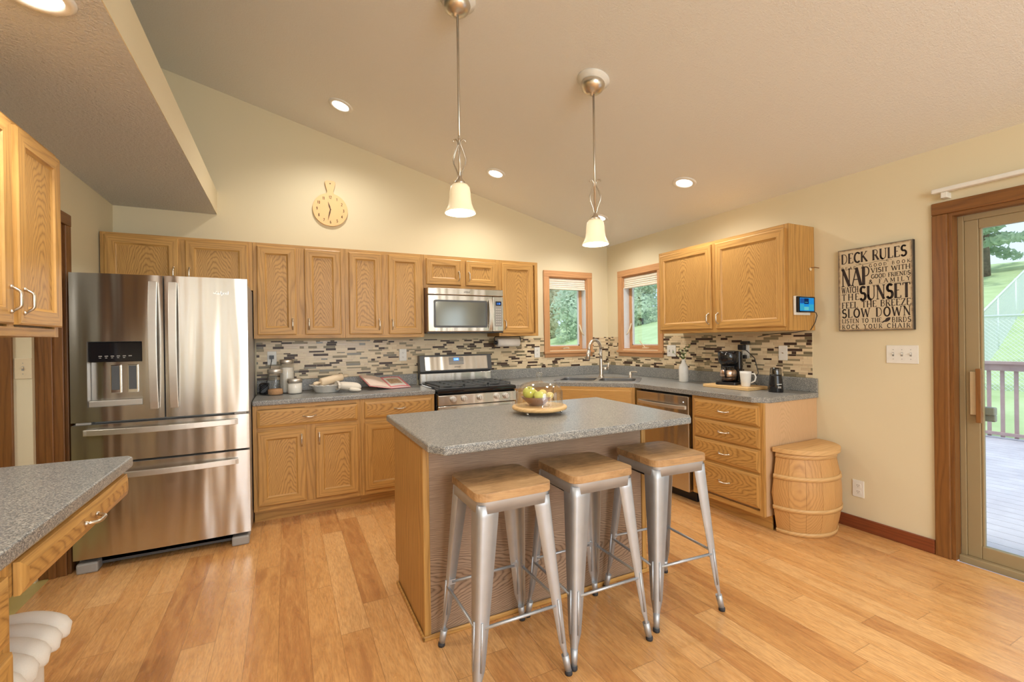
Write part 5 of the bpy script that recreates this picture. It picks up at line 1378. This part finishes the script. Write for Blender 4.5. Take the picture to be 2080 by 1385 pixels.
# ---------------------------------------------------------------- tufted chair under desk
def chair():
    root = thing('tufted_chair', 'cream channel-tufted chair tucked under the desk counter', 'chair', (-4.33, -2.66, 0), 0)
    # seat of padded horizontal channels, rounded at the right side
    n = 5
    for k in range(n):
        y0 = .205-.073*k; b = MB(); pts = []; x1 = .150
        rs = []
        for i in range(26):
            t = i/25; x = -.25+(x1+.285)*t; q = max(0, (t-.72)/.28)
            pts.append((x, y0-.03*q**1.6, .455-.045*q**2)); rs.append(.046*sqrt(max(.02, 1-max(0, (t-.9)/.1)**2)))
        b.tube(pts, rs, 18, sq=(.85, 1.0)); b.build('seat_channel', uphol, root)
    b = MB(); b.prism([(-.27, .2), (.12, .2), (.145, .12), (.15, -.10), (.20, -.22), (.23, -.32), (.2, -.385), (-.27, -.385)], .14, .40, 'z'); b.build('seat_base', uphol, root, bev=.03, segs=4)
    for sx in (-.2, .18):
        for sy in (-.16, .2):
            b = MB(); b.tube([(sx, sy, .15), (sx*1.05, sy*1.05, 0)], [.016, .011], 12); b.build('leg', oak_v, root)
chair()

# ---------------------------------------------------------------- outdoors
def ground_h(x, y):
    if x < 5.2: return -.30 if y < 1 else -.30+max(0, (y-1))*.02
    x2 = min(x, 27.5); return -.16+.21*(x2-5.2)*min(1, .35+(x2-5.2)/14)+.05*(x-x2)+.02*max(0, y)-.065*max(0, y-10)
def lawn():
    b = MB(); xs = [-30+i*2.2 for i in range(17)]+[5.3+i*.8 for i in range(12)]+[16+i*3 for i in range(22)]; ys = [-30+i*2.5 for i in range(45)]
    xs = [x for x in xs]; vs = []
    for x in xs:
        for y in ys: vs.append((x, y, ground_h(x, y)+(.12*sin(x*.5)*sin(y*.37) if x > 7 else 0)))
    N = len(ys); fs = [(i*N+j, (i+1)*N+j, (i+1)*N+j+1, i*N+j+1) for i in range(len(xs)-1) for j in range(N-1)
                       if not (xs[i+1] < .3+2 and xs[i] > -9 and ys[j] > -11 and ys[j+1] < 2)]
    S(b.add(vs, fs, 0, True).build('lawn', grass_m, fix=False))
lawn()
def deck():
    b = MB(); x = .17
    while x < 5.36: b.box(x, x+.138, -8.4, -1.0, -.165, -.13); x += .144
    b.box(.17, 5.36, -8.4, -1.0, -.28, -.17)
    S(b.build('deck', deck_m))
    for (x0, y0, x1, y1, lab) in ((5.32, -8.3, 5.32, -1.05, 'pinkish painted deck railing facing the lawn'),):
        r = thing('deck_railing', lab, 'railing', (x0, (y0+y1)/2, -.13)); L = (y1-y0)/2
        MB().box(-.07, .07, -L, L, 1.035, 1.07).build('cap_rail', rail_m, r); MB().box(-.02, .02, -L, L, .94, 1.035).build('top_rail', rail_m, r)
        MB().box(-.02, .02, -L, L, .05, .09).build('bottom_rail', rail_m, r)
        k = 0; y = L-.1
        bal = None
        while y > -L+.1:
            if k % 14 == 0: MB().box(-.045, .045, y-.045, y+.045, 0, 1.035).build('post', rail_m, r)
            elif bal is None: bal = MB().box(.021, .055, -.018, .018, .02, 1.02).build('baluster', rail_m, r, (0, y, 0))
            else:
                c = bal.copy(); COL.objects.link(c); c.location = (0, y, 0)
            y -= .134; k += 1
deck()
def fence(name, label, p0, p1, h, mesh_step=.07, posts=4, group='chain link fences'):
    """p0,p1: base points"""
    p0 = Vector(p0); p1 = Vector(p1); d = p1-p0; L = d.length
    r = thing('chain_link_fence', label, 'fence', p0, 0, group)
    b = MB(); b.tube([(0, 0, h), (d.x, d.y, d.z+h)], .022, 8); b.build('top_rail', galv_m, r)
    for i in range(posts+1):
        q = d*(i/posts); b = MB(); b.tube([(q.x, q.y, q.z-.3), (q.x, q.y, q.z+h+.03)], .026, 8); b.build('post', galv_m, r)
    b = MB(); n = int(L/mesh_step); hs = h/mesh_step/1.0
    def P(s, z): q = d*(s/L); return (q.x, q.y, q.z+z)
    k = -int(h/mesh_step)
    while k < n:
        for sg in (1, -1):
            s0 = k*mesh_step; s1 = s0+h
            a0, a1 = max(0, s0), min(L, s1)
            if a1-a0 < .02: continue
            za, zb = (a0-s0), (a1-s0)
            if sg < 0: za, zb = h-za, h-zb
            b.tube([P(a0, za), P(a1, zb)], .0035, 3, cap=False)
        k += 1
    tag(b.build('wire_mesh', galv_m, r), kind='stuff')
fence('chain_link_fence', 'chain link fence with level top rail beyond the deck', (8.4, .9, .15), (8.4, -4.6, .15), 1.5)
fence('chain_link_fence', 'chain link fence climbing the slope behind the deck railing', (9.3, -.26, .36), (21.2, 1.55, 3.25), 1.25, posts=5)
fence('chain_link_fence', 'far chain link fence crossing the lawn outside the right window', (12.5, 8.2, -.0), (12.0, 14.0, -.25), 1.3, .12, 3)

def foliage(b, c, R, n, size, rnd, mat=0, flat=1.0):
    for i in range(n):
        v = Vector((rnd.gauss(0, 1), rnd.gauss(0, 1), rnd.gauss(0, 1))).normalized()*R*rnd.random()**.35
        p = Vector(c)+Vector((v.x, v.y, v.z*flat)); s = size*rnd.uniform(.5, 1.4)
        a = Vector((rnd.gauss(0, 1), rnd.gauss(0, 1), rnd.gauss(0, 1))).normalized(); e = a.cross(Vector((rnd.random(), rnd.random(), 1))).normalized()
        b.add([p+a*s, p+e*s*.6, p-a*s, p-e*s*.6], [(0, 1, 2, 3)], mat)
def conifer():
    rnd = random.Random(11); x, y = 24.0, 4.2; z = ground_h(x, y)+.1
    r = thing('spruce_tree', 'big dark evergreen on the slope seen through the glass door', 'tree', (x, y, z))
    b = MB(); b.tube([(0, 0, -.5), (0, 0, 1.2), (.1, 0, 4), (.1, .1, 9)], [.24, .2, .17, .06], 10); b.build('trunk', bark_m, r)
    b = MB()
    for k in range(46):
        a = rnd.random()*6.28; h = 1.3+rnd.random()*7.5; L = (3.8-.32*h)*rnd.uniform(.6, 1.1)
        for j in range(6):
            t = (j+1)/6; c = (cos(a)*L*t, sin(a)*L*t, h-.25*t*L*.4); foliage(b, c, .42, 34, .13, rnd, 0, .4)
    b.build('foliage', leaf_a, r, fix=False)
conifer()
def trees():
    rnd = random.Random(21)
    spots = []
    for k in range(7): a = radians(12+7.6*k); spots.append((-3.5+31*sin(a), -4.4+31*cos(a), 4.4+.9*sin(k*2.1), (0, 1, 0, 0, 1, 2, 0, 1, 2)[k], ''))
    for k in range(7): a = radians(8.5+7.6*k); spots.append((-3.5+37*sin(a), -4.4+37*cos(a), 6.4+1.2*sin(k*1.7), (1, 0, 1, 2, 0, 0, 2, 1, 0)[k], ''))
    labs = ['rounded pale green tree at the far side of the lawn outside the windows', 'bushy muted green tree on the hilltop outside the windows', 'brownish autumn tree on the hilltop outside the windows']
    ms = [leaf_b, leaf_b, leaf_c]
    for i, (x, y, h, k, _) in enumerate(spots):
        z = ground_h(x, y)-.2
        r = thing('lawn_tree', labs[k], 'tree', (x, y, z), 0, 'trees along the hilltop')
        b = MB(); b.tube([(0, 0, -.3), (0, 0, h*.7)], [.16, .06], 8); b.build('trunk', bark_m, r)
        b = MB()
        for j in range(26):
            a = rnd.random()*6.28; rr = rnd.random()*1.3; zz = rnd.uniform(.3, h*.9); foliage(b, (cos(a)*rr, sin(a)*rr, zz), .85, 150, .15, rnd)
        b.build('crown', ms[k], r, fix=False)
trees()
def dry_bush():
    rnd = random.Random(4); x, y = 10.4, -1.6
    r = thing('dry_grass_clump', 'tan dry grass clump growing behind the level fence', 'bush', (x, y, ground_h(x, y)))
    b = MB()
    for i in range(900):
        a = rnd.random()*6.28; q = rnd.random()*.5; p = Vector((q*cos(a), q*sin(a)*1.5, 0)); t = p+Vector((cos(a)*.25, sin(a)*.3, rnd.uniform(.5, 1.15))); n = Vector((-sin(a), cos(a), 0))*.006
        b.add([p-n, p+n, t], [(0, 1, 2)])
    b.build('blades', ornam, r, fix=False)
dry_bush()
